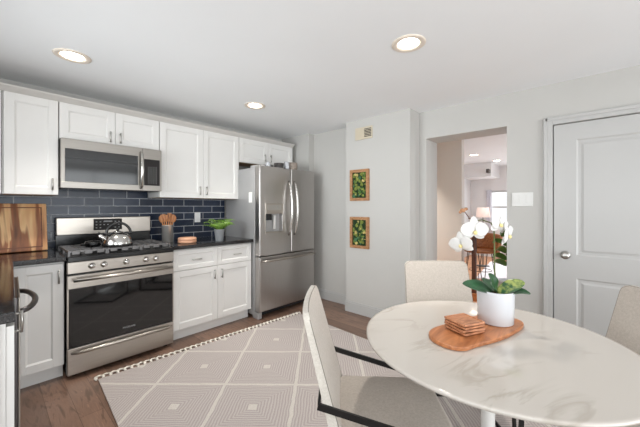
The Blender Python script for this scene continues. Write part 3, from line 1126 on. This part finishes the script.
# left door with an opening for the dispenser
cx0, cx1, cz0, cz1 = .083, .338, .985, 1.212
d1.box(0, cx0, 0, .086, zs + .004, 1.752, .010)
d1.box(cx1, mid - .003, 0, .086, zs + .004, 1.752, .010)
d1.box(cx0 - .012, cx1 + .012, 0, .086, zs + .004, cz0, .003)
d1.box(cx0 - .012, cx1 + .012, 0, .086, cz1, 1.752, .003)
d1 = d1.build('left_door', 'steelv', fr)
MB().box(mid + .003, FW, 0, .086, zs + .004, 1.752, .010).build('right_door', 'steelv', fr)
rd = fr.children[-1]
ds = MB()
ds.mat('nickel').box(cx0 - .004, cx1 + .004, -.004, .001, cz0 - .012, 1.325, .002)
ds = MB().mat('steel')
ds.box(cx0, cx1, -.005, .002, cz1 - .012, 1.322, .003)
ds.box(cx0 - .006, cx0, -.005, .002, cz0 - .01, 1.322, .001); ds.box(cx1, cx1 + .006, -.005, .002, cz0 - .01, 1.322, .001)
ds.box(cx0, cx1, -.012, .07, cz0 - .006, cz0 + .006, .002)
ds.mat('sidegrey').box(cx0, cx1, .066, .072, cz0, cz1)
ds.mat('black').box(cx0 + .02, cx0 + .10, .01, .06, cz1 - .085, cz1 - .012, .004)
ds.mat('plastic').box(cx0 + .145, cx0 + .175, .03, .05, cz0 + .035, cz1 - .03, .003)
ds = ds.build('dispenser', None, d1)
MB().box(cx0 + .02, cx1 - .02, -.0062, -.0045, 1.245, 1.305).build('dispenser_display', 'nickel', ds)
MB().mat('mark').box(cx0 + .165, cx0 + .185, -.0075, -.006, 1.272, 1.288).build('dispenser_light', None, ds)
def fhandle(x, parent):
    pts, rr = [], []
    for k in range(15):
        u = k / 14
        pts.append((x, -.004 - .066 * math.sin(PI * u) ** .5, .935 + .665 * u))
        rr.append(.011 + .004 * math.sin(PI * u))
    MB().tube(pts, rr, 12).build('handle', 'satin', parent)
fhandle(mid - .045, d1)
fhandle(mid + .048, rd)
fz = MB().box(0, FW, 0, .086, .085, zs - .004, .010).build('freezer_drawer', 'steelv', fr)
pts = [(.03, -.004, .668), (.05, -.045, .668), (.10, -.056, .668), (FW / 2, -.060, .668), (FW - .10, -.056, .668), (FW - .05, -.045, .668), (FW - .03, -.004, .668)]
MB().tube(pts, .013, 12).build('handle', 'steel', fz)
letters('FRIGIDAIRE', .016, 'nickel', rd, (FW - .10, -.0006, 1.695), (R(90), 0, 0))
tag(MB().mat('paper').box(0, .002, -.032, .032, -.06, .06).build('note_card', None, None, (fx0 + .0018, 2.946, 1.392)),
    'small white card stuck on the grey side of the refrigerator', 'card')

# things on top of the refrigerator
FT = 1.7355
tag(MB().lathe([(0, 0), (.062, 0), (.068, .02), (.067, .12), (.062, .125), (.059, .12), (.058, .01), (0, .006)], n=32).build('woven_basket', 'basket', None, (2.69, 2.92, FT)),
    'grey woven basket on top of the refrigerator at the right', 'basket', 'items on the refrigerator')
tag(MB().lathe([(0, 0), (.03, 0), (.033, .01), (.033, .122), (.030, .122), (.029, .01), (0, .008)], n=28).build('jar', 'ceramic', None, (2.575, 2.90, FT)),
    'white cylindrical jar beside the grey basket on the refrigerator', 'jar', 'items on the refrigerator')
tag(MB().lathe([(0, 0), (.04, 0), (.055, .03), (.062, .095), (.058, .095), (.05, .032), (0, .012)], n=28).build('bowl', 'bowl', None, (2.47, 2.93, FT)),
    'dark bowl on the refrigerator left of the white jar', 'bowl', 'items on the refrigerator')
tag(MB().lathe([(0, 0), (.025, 0), (.03, .012), (.03, .07), (.018, .085), (.018, .1), (0, .102)], n=24).build('jar', 'ceramic', None, (2.315, 2.95, FT)),
    'small white jar with a narrow neck on the refrigerator near its left corner', 'jar', 'items on the refrigerator')
tag(MB().box(-.06, .06, -.05, .05, 0, .075, .006).box(-.061, .061, -.051, .051, .058, .078, .004).build('tin_box', 'bowl', None, (2.385, 3.06, FT)),
    'low dark lidded tin on the refrigerator behind the jars', 'tin', 'items on the refrigerator')

# ------------------------------------------------------------------ on the worktops
# cutting board leaning against the tiles
cb = thing('cutting_board', 'large streaked acacia cutting board leaning against the navy tiles', 'cutting board', (.085, 3.388, .9145), 0)
tilt = R(-13.5)
mb = MB()
bw, bh, bt = .255, .405, .028
mb.box(-bw, bw, 0, bt, 0.006, bh, .005)
o = mb.build('board', 'acacia', cb)
o.rotation_euler = (tilt, 0, 0)
gr = MB()
g = .030
for (a, b, c, d) in ((-bw + g, bw - g, g + .004, g + .013), (-bw + g, bw - g, bh - g - .009, bh - g), (-bw + g, -bw + g + .009, g + .013, bh - g - .009), (bw - g - .009, bw - g, g + .013, bh - g - .009)):
    gr.box(a, b, -.0006, .001, c, d)
o2 = gr.build('juice_groove', wood('groove_wood', (92, 48, 26), (132, 76, 44)), o)

# steel crock with wooden utensils
cr = thing('utensil_crock', 'tall steel crock of wooden utensils right of the range', 'crock', (1.262, 3.285, .9145))
MB().lathe([(0, 0), (.050, 0), (.053, .004), (.053, .172), (.055, .176), (.052, .178), (.050, .174), (.049, .008), (0, .006)], n=36).build('pot', 'crocksteel', cr)
kinds = ['spoon', 'spatula', 'spoon', 'fork', 'spatula', 'spoon']
ul = ['wooden spoon leaning far left in the steel crock', 'wooden spatula leaning left in the steel crock', 'wooden spoon standing nearly upright just left of centre in the steel crock', 'slotted wooden turner standing nearly upright just right of centre in the steel crock', 'wooden spatula leaning right in the steel crock', 'wooden spoon leaning far right in the steel crock']
angs = [(-19, -.030), (-12, -.018), (-4, -.006), (5, .006), (13, .018), (19, .030)]
for k, (ax, ay) in enumerate(angs):
    mb = MB()
    L = .205
    mb.tube([(0, 0, 0), (0, 0, L)], [.0055, .006], 10)
    if kinds[k] == 'spoon':
        mb.sphere((0, 0, L + .032), .03, (.8, .26, 1.25), 16)
    elif kinds[k] == 'spatula':
        mb.prism([(-.012, 0), (.012, 0), (.024, .03), (.024, .082), (-.024, .082), (-.024, .03)], -.004, .004, .002, Matrix.Translation((0, 0, L - .006)) @ Matrix.Rotation(R(90), 4, 'X'))
    else:
        for q in (-.016, 0, .016):
            mb.box(q - .005, q + .005, -.004, .004, L + .01, L + .08, .002)
        mb.box(-.022, .022, -.004, .004, L - .006, L + .02, .003)
        mb.box(-.022, .022, -.004, .004, L + .07, L + .084, .003)
    # view-right runs along (0.67,-0.74): tilt about the axis across it
    axis = Vector((.74, .67, 0))
    rot = Matrix.Rotation(R(ax), 4, axis)
    base = Vector((1.262, 3.285, .9285)) + Vector((.67, -.742, 0)) * (-.030 * ax / 22) + Vector((.742, .67, 0)) * ay
    o = mb.build('wooden_utensil', 'utensil')
    o.matrix_world = Matrix.Translation(base) @ rot @ Matrix.Rotation(R(48), 4, 'Z').inverted()
    tag(o, ul[k], 'utensil', 'wooden utensils in the steel crock')

# pale wooden dish
dsh = thing('wooden_dish', 'low pale pink wooden lidded dish on the worktop between crock and plant', 'dish', (1.372, 3.07, .9145), R(-40))
MB().lathe([(0, 0), (.080, 0), (.088, .006), (.088, .024), (.083, .028), (0, .028)], n=40).build('dish_base', 'dish', dsh)
MB().lathe([(0, .029), (.084, .029), (.089, .033), (.088, .048), (.080, .055), (0, .057)], n=40).build('dish_lid', 'dish', dsh)

# fern in a galvanised pail
pl = thing('potted_fern', 'small green fern in a galvanised pail on the worktop beside the refrigerator', 'plant', (1.690, 2.998, .9145))
MB().lathe([(0, 0), (.038, 0), (.040, .003), (.053, .118), (.056, .120), (.056, .124), (.051, .124), (.050, .116), (.037, .006), (0, .006)], n=36).build('pail', 'galv', pl)
MB().lathe([(0, .112), (.0495, .108)], n=24).build('soil', 'soil', pl)
fm = MB()
rf = random.Random(3)
for k in range(24):
    a = 2 * PI * k / 24 * 1.618 * 2
    L = rf.uniform(.11, .185)
    rise = rf.uniform(.055, .125)
    ca, sa = math.cos(a), math.sin(a)
    P = []
    for i in range(9):
        u = i / 8
        P.append(Vector((ca * L * u * .95, sa * L * u * .95, .112 + rise * math.sin(u * PI * .62) )))
    fm.tube(P, [.0022 - .0015 * i / 8 for i in range(9)], 5)
    for i in range(1, 9):
        for sd in (-1, 1):
            w = .034 * math.sin(PI * min(1, (i + .6) / 9.2)) + .006
            p = P[i]
            side = Vector((-sa * sd, ca * sd, 0))
            fwd = Vector((ca, sa, -.15))
            tip = p + side * w + fwd * w * .6 + Vector((0, 0, -.004))
            m1 = p + side * w * .5 + fwd * (w * .3 + .007) + Vector((0, 0, .003))
            m2 = p + side * w * .5 + fwd * (w * .3 - .007) + Vector((0, 0, .003))
            tt = bmesh.new()
            vv = [tt.verts.new(q) for q in (p, m1, tip, m2)]
            tt.faces.new(vv)
            fm._merge(tt)
fm.build('fronds', 'fern', pl)

# wall plates
op = thing('wall_outlet', 'white outlet plate on the navy tile between crock and fern', 'outlet', (1.697, WA - .0102, 1.157))
MB().box(-.036, .036, -.006, 0, -.060, .060, .003).build('plate', 'outletwhite', op)
MB().box(-.017, .017, -.0075, -.006, .008, .036, .001).build('socket', 'outletwhite', op)
MB().box(-.017, .017, -.0075, -.006, -.036, -.008, .001).build('socket', 'outletwhite', op)
sw = thing('light_switch', 'white triple switch plate between the doorway and the white door', 'switch', (XB - .0002, .456, 1.348))
MB().box(-.007, 0, -.079, .079, -.062, .062, .003).build('plate', 'plastic', sw)
for k in (-1, 0, 1):
    MB().box(-.0105, -.007, k * .046 - .016, k * .046 + .016, -.033, .033, .0015).build('rocker', 'plastic', sw)

# air vent and two moss pictures on the bump
vt = thing('air_vent', 'almond metal air vent high on the white wall', 'vent', (XBUMP - .0002, 1.990, 2.152))
MB().box(-.010, 0, -.120, .120, -.072, .072, .003).build('plate', 'almond', vt)
mb = MB()
mb.box(-.0115, -.0098, -.108, -.012, -.048, .048)
mb.build('louver_recess', 'ventdark', vt)
mb = MB()
for k in range(5):
    z = -.036 + k * .018
    mb.box(-.014, -.0114, -.108, -.012, z - .0035, z + .0035, .001)
for k in range(5):
    z = -.036 + k * .018
    mb.box(-.0135, -.0098, .012, .108, z - .005, z + .005, .001)
mb.build('louver', 'almond', vt)

def moss_frame(label, zc, seed):
    t = thing('moss_picture', label, 'picture', (XBUMP - .0002, 2.044, zc), 0, 'wood framed moss pictures')
    hw, hh, s = .133, .186, .034
    mb = MB()
    mb.box(-.030, 0, -hw, -hw + s, -hh, hh, .002); mb.box(-.030, 0, hw - s, hw, -hh, hh, .002)
    mb.box(-.030, 0, -hw + s, hw - s, -hh, -hh + s, .002); mb.box(-.030, 0, -hw + s, hw - s, hh - s, hh, .002)
    mb.build('frame', 'framewood', t)
    r = random.Random(seed)
    pal = ['moss', 'moss_dark', 'moss_lime', 'moss_teal', 'moss_lime', 'moss', 'moss_dark', 'moss_tan']
    mb = MB()
    mb.mat('moss_dark').box(-.010, -.001, -hw + s, hw - s, -hh + s, hh - s)
    for k in range(80):
        y = r.uniform(-hw + s + .018, hw - s - .018)
        z = r.uniform(-hh + s + .018, hh - s - .018)
        mb.mat(r.choice(pal))
        rad = r.uniform(.011, .023)
        if r.random() < .35:      # a rosette
            for q in range(7):
                a = q * 2 * PI / 7 + r.random()
                mb.sphere((-.020, y + math.cos(a) * rad * .7, z + math.sin(a) * rad * .7), rad * .48, (.7, 1, 1), 8)
            mb.sphere((-.024, y, z), rad * .45, (.8, 1, 1), 8)
        else:
            mb.sphere((-.014, y, z), rad, (.75, 1, r.uniform(.7, 1.1)), 8)
    mb.build('moss', None, t)
    return t
M['framewood'] = wood('frame_wood', (142, 98, 62), (182, 136, 94), (12, 12, 40))
M['moss_dark'] = plain('moss_dark', (34, 58, 30), 0.95, var=0.4, scale=80, bmp=0.8)
M['moss_lime'] = plain('moss_lime', (118, 130, 60), 0.95, var=0.3, scale=80, bmp=0.8)
M['moss_teal'] = plain('moss_teal', (66, 106, 74), 0.95, var=0.3, scale=80, bmp=0.8)
M['moss_tan'] = plain('moss_tan', (184, 168, 104), 0.95, var=0.3, scale=80, bmp=0.8)
moss_frame('upper of the two wood-framed moss pictures on the white wall', 1.540, 5)
moss_frame('lower of the two wood-framed moss pictures on the white wall', .976, 9)

# ------------------------------------------------------------------ rug
ra = math.atan2(2.589 - 2.707, 2.511 - .542)
rug = thing('area_rug', 'mauve beige woven rug with cream diamond lattice under the dining table', 'rug', (.548, 2.700, 0.0005), ra)
RW, RL = 1.955, 2.95
# local y points away from the fringe: mirror by building at -y and reading y with a flipped material axis
rb = MB()
rb.box(0, RW, 0, RL, -.0, .009, .003)
ro = rb.build('woven_field', 'rug', rug)
ro.rotation_euler = (PI, 0, 0)
ro.location = (0, 0, .0095)
fr_ = MB()
n_t = 44
for k in range(n_t):
    x = -.012 + (RW + .024) * k / (n_t - 1)
    j = rnd.uniform(-.004, .004)
    fr_.tube([(x, -.004, .007), (x + j * .5, .020, .012), (x + j, .040, .007)], [.008, .012, .006], 6)
    if k < n_t - 1:
        x2 = -.012 + (RW + .024) * (k + 1) / (n_t - 1)
        fr_.tube([(x + j, .040, .007), ((x + x2) / 2, .052, .0065), (x2, .040, .007)], [.006, .0075, .006], 6)
f = fr_.build('fringe', 'fringe', rug)
f['kind'] = 'stuff'

# ------------------------------------------------------------------ dining table
TC = (1.359, .3105)
TR = .4864
RUGZ = .0105
tb = thing('dining_table', 'round white marble pedestal dining table', 'table', (TC[0], TC[1], RUGZ))
zt = .75 - RUGZ
MB().lathe([(0, zt), (TR - .03, zt), (TR - .012, zt), (TR - .004, zt), (TR - .001, zt - .002), (TR, zt - .006), (TR - .002, zt - .012), (TR - .03, zt - .020), (0, zt - .022)], n=128).build('tabletop', 'marble', tb)
prof = [(0, .0), (.26, .0), (.262, .006), (.23, .018), (.15, .034), (.08, .062), (.045, .12), (.030, .22), (.0255, .34), (.026, .46), (.034, .58), (.06, .66), (.11, .70), (.16, zt - .024), (0, zt - .024)]
MB().lathe(prof, n=64).build('pedestal', 'plastic', tb)

# wooden serving board with coasters and orchid
out = [(1.207, .492), (1.160, .450), (1.146, .385), (1.170, .342), (1.229, .318), (1.356, .263), (1.474, .232), (1.579, .219), (1.628, .250), (1.622, .320), (1.570, .390), (1.470, .440), (1.357, .474), (1.270, .498)]
def smooth_poly(p, n=6):
    r = []
    L = len(p)
    for i in range(L):
        a, b, c, d = (Vector(p[(i + k - 1) % L]) for k in range(4))
        for j in range(n):
            t = j / n
            q = .5 * ((2 * b) + (c - a) * t + (2 * a - 5 * b + 4 * c - d) * t * t + (3 * b - a - 3 * c + d) * t ** 3)
            r.append((q.x, q.y))
    return r
bo = (1.38, .36)
sb = MB().prism([(x - bo[0], y - bo[1]) for x, y in smooth_poly(out)], 0, .016, .004, seg=3).build('serving_board', 'board', None, (bo[0], bo[1], .7505))
tag(sb, 'rounded reddish wood serving board on the marble table', 'serving board')
clab = ['topmost square wooden coaster of the stack on the serving board', 'second from top square wooden coaster of the stack', 'third from top square wooden coaster of the stack', 'bottom square wooden coaster of the stack, on the serving board']
cz = .7672
for k in range(4):
    mb = MB()
    h = .0565 + .001 * (k % 2)
    def octo(h, c=.007):
        return [(-h + c, -h), (h - c, -h), (h, -h + c), (h, h - c), (h - c, h), (-h + c, h), (-h, h - c), (-h, -h + c)]
    mb.prism(octo(h - .010), 0, .0045, .0005)
    mb.prism(octo(h), .0042, .0092, .0018)
    s = .009
    for (a, b, c, d) in ((-h + .004, h - .004, -h + .002, -h + s), (-h + .004, h - .004, h - s, h - .002), (-h + .002, -h + s, -h + s, h - s), (h - s, h - .002, -h + s, h - s)):
        mb.box(a, b, c, d, .0088, .0116, .001)
    o = mb.build('coaster', 'coaster', None, (1.330, .392, cz + k * .0117), (0, 0, R(-27 + (3, -4, 2, 0)[k])))
    tag(o, clab[3 - k], 'coaster', 'stacked wooden coasters')

PX, PY, PZ = 1.524, .318, .7672
oc = thing('potted_orchid', 'white orchid in a white ceramic pot on the serving board', 'plant', (PX, PY, PZ))
MB().lathe([(0, 0), (.066, 0), (.071, .004), (.0745, .136), (.0745, .141), (.071, .143), (.068, .139), (.066, .115), (0, .115)], n=56).build('pot', 'ceramic', oc)
MB().lathe([(0, .128), (.03, .126), (.0665, .118)], n=24).build('potting_bark', 'soil', oc)
rv = Vector((.67, -.742, 0))     # to the right in the photograph
dv = Vector((.742, .67, 0))      # away from the camera
ax0 = Vector((PX, PY, 0))
def at(u, v, dd=0.0):
    """offset in the plant's own frame: metres right, height above floor, metres back"""
    return rv * u + dv * dd + Vector((0, 0, v - PZ))
def leaf(parent, pts, w, m, fold=.25, name='leaf', roll=0.0):
    P = [Vector(p) for p in pts]
    n = 16
    def cr_(t):
        L = len(P) - 1
        x = min(t * L, L - 1e-6)
        i = int(x)
        f_ = x - i
        a, b, c, d = P[max(i - 1, 0)], P[i], P[i + 1], P[min(i + 2, L)]
        return .5 * ((2 * b) + (c - a) * f_ + (2 * a - 5 * b + 4 * c - d) * f_ ** 2 + (3 * b - a - 3 * c + d) * f_ ** 3)
    def fn(u, v):
        c = cr_(u)
        tg = (cr_(min(1, u + .02)) - cr_(max(0, u - .02))).normalized()
        side = tg.cross(Vector((0, 0, 1)))
        side = side.normalized() if side.length > 1e-4 else rv
        side = Matrix.Rotation(R(roll), 3, tg) @ side
        up = side.cross(tg)
        ww = w * (math.sin(PI * min(1, (.12 + .88 * u)) ** 1.15) ** .75 if u < 1 else 0)
        s = (v - .5) * 2
        return c + side * ww * s + up * (abs(s) * ww * fold)
    return MB().grid(fn, n, 6, .0018).build(name, m, parent)
leaf(oc, [at(-.020, .897, -.01), at(-.06, .922, -.02), at(-.11, .936, -.03), at(-.166, .947, -.04)], .030, 'leaf', .2, roll=-48)
leaf(oc, [at(-.002, .893, -.01), at(-.016, .930, -.025), at(-.036, .962, -.035), at(-.060, .992, -.05)], .026, 'leaf', .3, roll=-82)
leaf(oc, [at(.004, .897, -.01), at(.034, .922, -.025), at(.064, .942, -.04), at(.098, .955, -.05)], .030, 'leafvar', .2, roll=48)
leaf(oc, [at(.012, .892, -.02), at(.045, .908, -.04), at(.078, .916, -.055), at(.110, .910, -.07)], .024, 'leaf', .3, roll=20)
leaf(oc, [at(.0, .900), at(.0, .925, .05), at(.02, .935, .09), at(.03, .915, .13)], .026, 'leaf', .3)
stem = [at(-.002, .90), at(-.003, 1.00), at(-.004, 1.10), at(-.006, 1.175), at(-.020, 1.208), at(-.060, 1.222), at(-.105, 1.214), at(-.145, 1.185), at(-.160, 1.150)]
MB().tube(stem, [.0032, .003, .003, .003, .0027, .0025, .0023, .002, .0016], 8).build('stem', 'stemgreen', oc)
MB().tube([at(-.105, 1.214), at(-.128, 1.245), at(-.140, 1.260)], .0018, 6).tube([at(-.098, 1.225), at(-.120, 1.228)], .003, 6).build('bud_stalk', 'darkwood', oc)
MB().sphere(at(-.146, 1.264), .012, (1.3, 1, .8), 12).sphere(at(-.132, 1.270), .009, (1, 1, .8), 10).sphere(at(-.157, 1.256), .007, (1, 1, 1), 10).build('withered_bud', 'bud', oc)
def flower(parent, c, face, size, roll=0.0):
    """two round petals, three narrower sepals and a yellow lip; face = direction it looks"""
    zf = Vector(face).normalized()
    xf = Vector((0, 0, 1)).cross(zf).normalized()
    yf = zf.cross(xf)
    B = Matrix((xf, yf, zf)).transposed().to_4x4()
    B = Matrix.Translation(c) @ B @ Matrix.Rotation(R(roll), 4, 'Z')
    mb = MB()
    def pet(ang, L, w, cup, rise=0.0):
        ca, sa = math.cos(R(ang)), math.sin(R(ang))
        def fn(u, v):
            ww = w * (max(0.0, math.sin(PI * (.06 + .94 * u) ** .8)) ** .6) * .5
            s = (v - .5) * 2
            l = L * (.05 + .95 * u)
            z = rise + cup * (u * u) * L - .18 * ww * s * s + .03 * L * math.sin(5 * u)
            return Vector((ca * l - sa * ww * s, sa * l + ca * ww * s, z))
        mb.grid(fn, 10, 8, .0009, mtx=B)
    pet(90, size * .52, size * .36, -.15, -.003)
    pet(215, size * .50, size * .34, -.12, -.003)
    pet(325, size * .50, size * .34, -.12, -.003)
    pet(8, size * .54, size * .56, .05, .002)
    pet(172, size * .54, size * .56, .05, .002)
    o = mb.build('flower', 'petal', parent)
    lp = MB()
    lp.sphere((0, 0, 0), size * .07, (1, 1.2, .9), 10, None)
    bm2 = lp.bm
    bmesh.ops.transform(bm2, matrix=B @ Matrix.Translation((0, -size * .07, size * .06)), verts=bm2.verts)
    lp.build('lip', 'lip', o)
    return o
flower(oc, at(-.108, 1.176, -.030), -dv + Vector((0, 0, -.08)), .120, 0)
flower(oc, at(-.162, 1.114, -.015), -dv * .55 - rv * .8 + Vector((0, 0, -.15)), .108, 12)
flower(oc, at(.002, 1.206, -.030), -dv * .9 + rv * .5 + Vector((0, 0, .1)), .112, -10)
flower(oc, at(.044, 1.156, -.022), -dv * .75 + rv * .7 + Vector((0, 0, -.1)), .112, 15)

# ------------------------------------------------------------------ dining chairs
def make_chair(label, group):
    t = thing('dining_chair', label, 'chair', (0, 0, 0), 0, group)
    # seat: x forward, y across
    wS = .208
    def rrect(x0, x1, hw, r, n=6):
        p = []
        for cx, cy, a0 in ((x1 - r, hw - r, 0), (x0 + r, hw - r, 90), (x0 + r, -hw + r, 180), (x1 - r, -hw + r, 270)):
            for k in range(n + 1):
                a = R(a0 + 90 * k / n)
                p.append((cx + r * math.cos(a), cy + r * math.sin(a)))
        return p
    MB().prism(rrect(-.01, .425, wS, .05), .405, .472, .018, seg=4, smooth=True).build('seat', 'cream', t)
    # backrest, reclined and slightly wrapped
    slope = .272
    def back_outline(z):
        return 1.0
    Z0, Z1 = .44, .905
    def half(z):
        k = (z - Z0) / (Z1 - Z0)
        h = .226 - .014 * k
        top = Z1 - z
        r = .032
        if top < r:
            h -= r - math.sqrt(max(0, r * r - (r - top) ** 2))
        return h
    TH = .040
    def surf(front):
        def fn(u, v):
            z = Z0 + (Z1 - Z0) * v
            y = (u - .5) * 2 * half(z)
            x = -(z - .47) * slope + .10 * (y * y) / .2 * .55
            bulge = .010 * (1 - (2 * u - 1) ** 4) * math.sin(PI * v) ** .5
            return (x + bulge, y, z) if front else (x - TH * (.55 + .45 * (1 - v)), y, z)
        return fn
    def closed(t_):
        nu, nv = 16, 26
        F_, B_ = surf(True), surf(False)
        def vs(k):
            # denser rows near the rounded top
            return 1 - (1 - k / nv) ** 1.8
        VF = [[t_.verts.new(F_(i / nu, vs(j))) for j in range(nv + 1)] for i in range(nu + 1)]
        VB = [[t_.verts.new(B_(i / nu, vs(j))) for j in range(nv + 1)] for i in range(nu + 1)]
        for i in range(nu):
            for j in range(nv):
                f1 = t_.faces.new((VF[i][j], VF[i + 1][j], VF[i + 1][j + 1], VF[i][j + 1])); f1.material_index = 0
                f2 = t_.faces.new((VB[i][j], VB[i][j + 1], VB[i + 1][j + 1], VB[i + 1][j])); f2.material_index = 1
        for j in range(nv):
            t_.faces.new((VF[0][j], VF[0][j + 1], VB[0][j + 1], VB[0][j])).material_index = 1
            t_.faces.new((VF[nu][j], VB[nu][j], VB[nu][j + 1], VF[nu][j + 1])).material_index = 1
        for i in range(nu):
            t_.faces.new((VF[i][nv], VF[i + 1][nv], VB[i + 1][nv], VB[i][nv])).material_index = 1
            t_.faces.new((VF[i][0], VB[i][0], VB[i + 1][0], VF[i + 1][0])).material_index = 1
    mb = MB()
    mb.mat('cream'); mb.mat('creamedge')
    tt = bmesh.new()
    closed(tt)
    bmesh.ops.recalc_face_normals(tt, faces=tt.faces)
    for f_ in tt.faces:
        f_.smooth = True
    me = bpy.data.meshes.new('tmp'); tt.to_mesh(me); tt.free(); mb.bm.from_mesh(me); bpy.data.meshes.remove(me)
    # mark the edges between front, rim and back as sharp
    for e in mb.bm.edges:
        if len(e.link_faces) == 2 and e.link_faces[0].normal.angle(e.link_faces[1].normal, 0) > R(50):
            e.smooth = False
    bk = mb.build('backrest', None, t)
    F_ = surf(True)
    path = [F_(0, k / 24) for k in range(25)] + [F_(k / 12, 1) for k in range(1, 12)] + [F_(1, 1 - k / 24) for k in range(25)]
    MB().tube([Vector(p) + Vector((-.001, 0, 0)) for p in path], .0018, 6).build('piping', 'pipe', bk)
    # frame: a flat black bar behind the back, sloping along each side to the front legs, closed on the floor
    zf = RUGZ
    hw = .226
    w_, h_ = .009, .022
    fb = MB()
    fb.tube([(-.070, -hw, .600), (-.070, hw, .600)], 0, flat=(w_, h_), up=(0, 0, 1))
    fb.build('back_bar', 'blackframe', t)
    for s in (-1, 1):
        sb_ = MB()
        sb_.tube([(-.074, s * hw, .600), (.365, s * hw, .474)], 0, flat=(w_, h_), up=(0, 0, 1))
        sb_.build('side_bar', 'blackframe', t)
        lb = MB()
        lb.tube([(.360, s * hw, .480), (.385, s * hw, zf + .011)], 0, flat=(w_, h_), up=(1, 0, 0))
        lb.build('leg', 'blackframe', t)
        rn = MB()
        rn.tube([(.392, s * hw, zf + .011), (-.06, s * hw, zf + .011)], 0, flat=(w_, h_), up=(0, 0, 1))
        rn.build('floor_runner', 'blackframe', t)
    MB().tube([(-.055, -hw - .004, zf + .011), (-.055, hw + .004, zf + .011)], 0, flat=(w_, h_), up=(0, 0, 1)).build('floor_bar', 'blackframe', t)
    MB().tube([(.355, -hw, .440), (.355, hw, .440)], 0, flat=(w_, h_), up=(0, 0, 1)).build('seat_support', 'blackframe', t)
    return t
GC = 'cream upholstered chairs around the marble table'
c0 = make_chair('cream upholstered dining chair seen edge-on at the left of the table, back toward the kitchen', GC)
c0.location = (.977, .776, 0)
c0.rotation_euler = (0, 0, R(-51))
dup(c0, (1.990, .722, 0), R(-137.9), 'cream upholstered dining chair behind the table, facing the camera', GC)
dup(c0, (1.842, -.175, 0), R(132), 'cream upholstered dining chair at the right edge, near the white door', GC)

# ------------------------------------------------------------------ furniture seen through the doorway
def far_chair(label, loc, rz, group):
    t = thing('wire_chair', label, 'chair', loc, rz, group)
    def fn(u, v):
        a = R(-100 + 200 * u)
        r = .275 + .035 * v
        return (-r * math.cos(a) * .9, r * math.sin(a), .60 + .26 * v * (.75 + .25 * math.cos(a)))
    MB().grid(fn, 24, 6, .014).build('backrest', 'tanwood', t)
    MB().lathe([(0, .585), (.23, .585), (.245, .600), (.23, .615), (0, .62)], n=32).build('seat', 'tanwood', t)
    for k in range(4):
        a = R(45 + 90 * k)
        mb = MB()
        top = Vector((.10 * math.cos(a), .10 * math.sin(a), .585))
        for da in (-.25, .25):
            mb.tube([top + Vector((.09 * math.cos(a + da * 3), .09 * math.sin(a + da * 3), 0)), (.23 * math.cos(a), .23 * math.sin(a), .006)], .006, 6)
        mb.build('leg', 'blackframe', t)
    MB().tube([(.16 * math.cos(2 * PI * k / 20), .16 * math.sin(2 * PI * k / 20), .30) for k in range(20)], .005, 6, closed=True).build('foot_ring', 'blackframe', t)
    return t
far_chair('tan curved-back chair with dark wire legs seen through the doorway', (5.16, 1.285, 0), R(160), 'tan wire chairs beyond the doorway')
dup(bpy.data.objects['wire_chair'], (5.62, 1.86, 0), R(200), 'tan wire chair farther back and left through the doorway', 'tan wire chairs beyond the doorway')
np_ = thing('newel_post', 'dark brown square wooden post standing just beyond the doorway', 'post', (4.475, 1.190, 0))
MB().box(-.026, .026, -.026, .026, .10, .90, .004).build('shaft', 'darkwood', np_)
MB().box(-.042, .042, -.042, .042, 0, .10, .004).build('plinth', 'tanwood', np_)
MB().box(-.034, .034, -.034, .034, .90, .925, .004).box(-.026, .026, -.026, .026, .925, .945, .008).build('cap', 'darkwood', np_)
lm = thing('floor_lamp', 'floor lamp with a pale pink shade near the far window', 'lamp', (7.19, 1.736, 0))
MB().lathe([(0, 0), (.13, 0), (.13, .015), (.015, .03), (0, .03)], n=28).build('base', 'bowl', lm)
MB().cyl((0, 0, .03), (0, 0, 1.08), .010).build('pole', 'bowl', lm)
MB().lathe([(.145, 1.06), (.115, 1.27), (.112, 1.27), (.142, 1.06), (.145, 1.06)], n=32).build('lamp_shade', 'shade', lm)
hp_ = thing('house_plant', 'leafy green plant in a white pot beyond the doorway, behind the orchid stem', 'plant', (4.86, .86, 0))
MB().lathe([(0, 0), (.10, 0), (.125, .24), (.13, .26), (.115, .26), (.11, .24), (0, .23)], n=32).build('pot', 'ceramic', hp_)
rl = random.Random(11)
MB().tube([(0, 0, .22), (.01, .01, .55), (0, .02, .90)], .009, 8).build('stem', 'stemgreen', hp_)
for (z, a, L, w) in ((.52, 140, .22, .055), (.60, 132, .20, .055), (.70, 150, .20, .055), (.80, 120, .18, .05), (.88, 30, .18, .05), (.66, -60, .22, .055), (.75, 250, .2, .05), (.92, 160, .14, .045)):
    d_ = Vector((math.cos(R(a)), math.sin(R(a)), 0))
    b0 = Vector((0, .015, z - .06))
    leaf(hp_, [b0, b0 + d_ * L * .35 + Vector((0, 0, .05)), b0 + d_ * L * .75 + Vector((0, 0, .07)), b0 + d_ * L + Vector((0, 0, .03))], w, 'houseleaf', .15, roll=40)
hr = thing('hall_rug', 'pale lavender rug on the oak floor beyond the doorway', 'rug', (6.7, .72, 0.0005), R(6))
MB().box(-.72, 1.3, -.7, .9, 0, .008, .003).build('pile', 'curtain', hr)
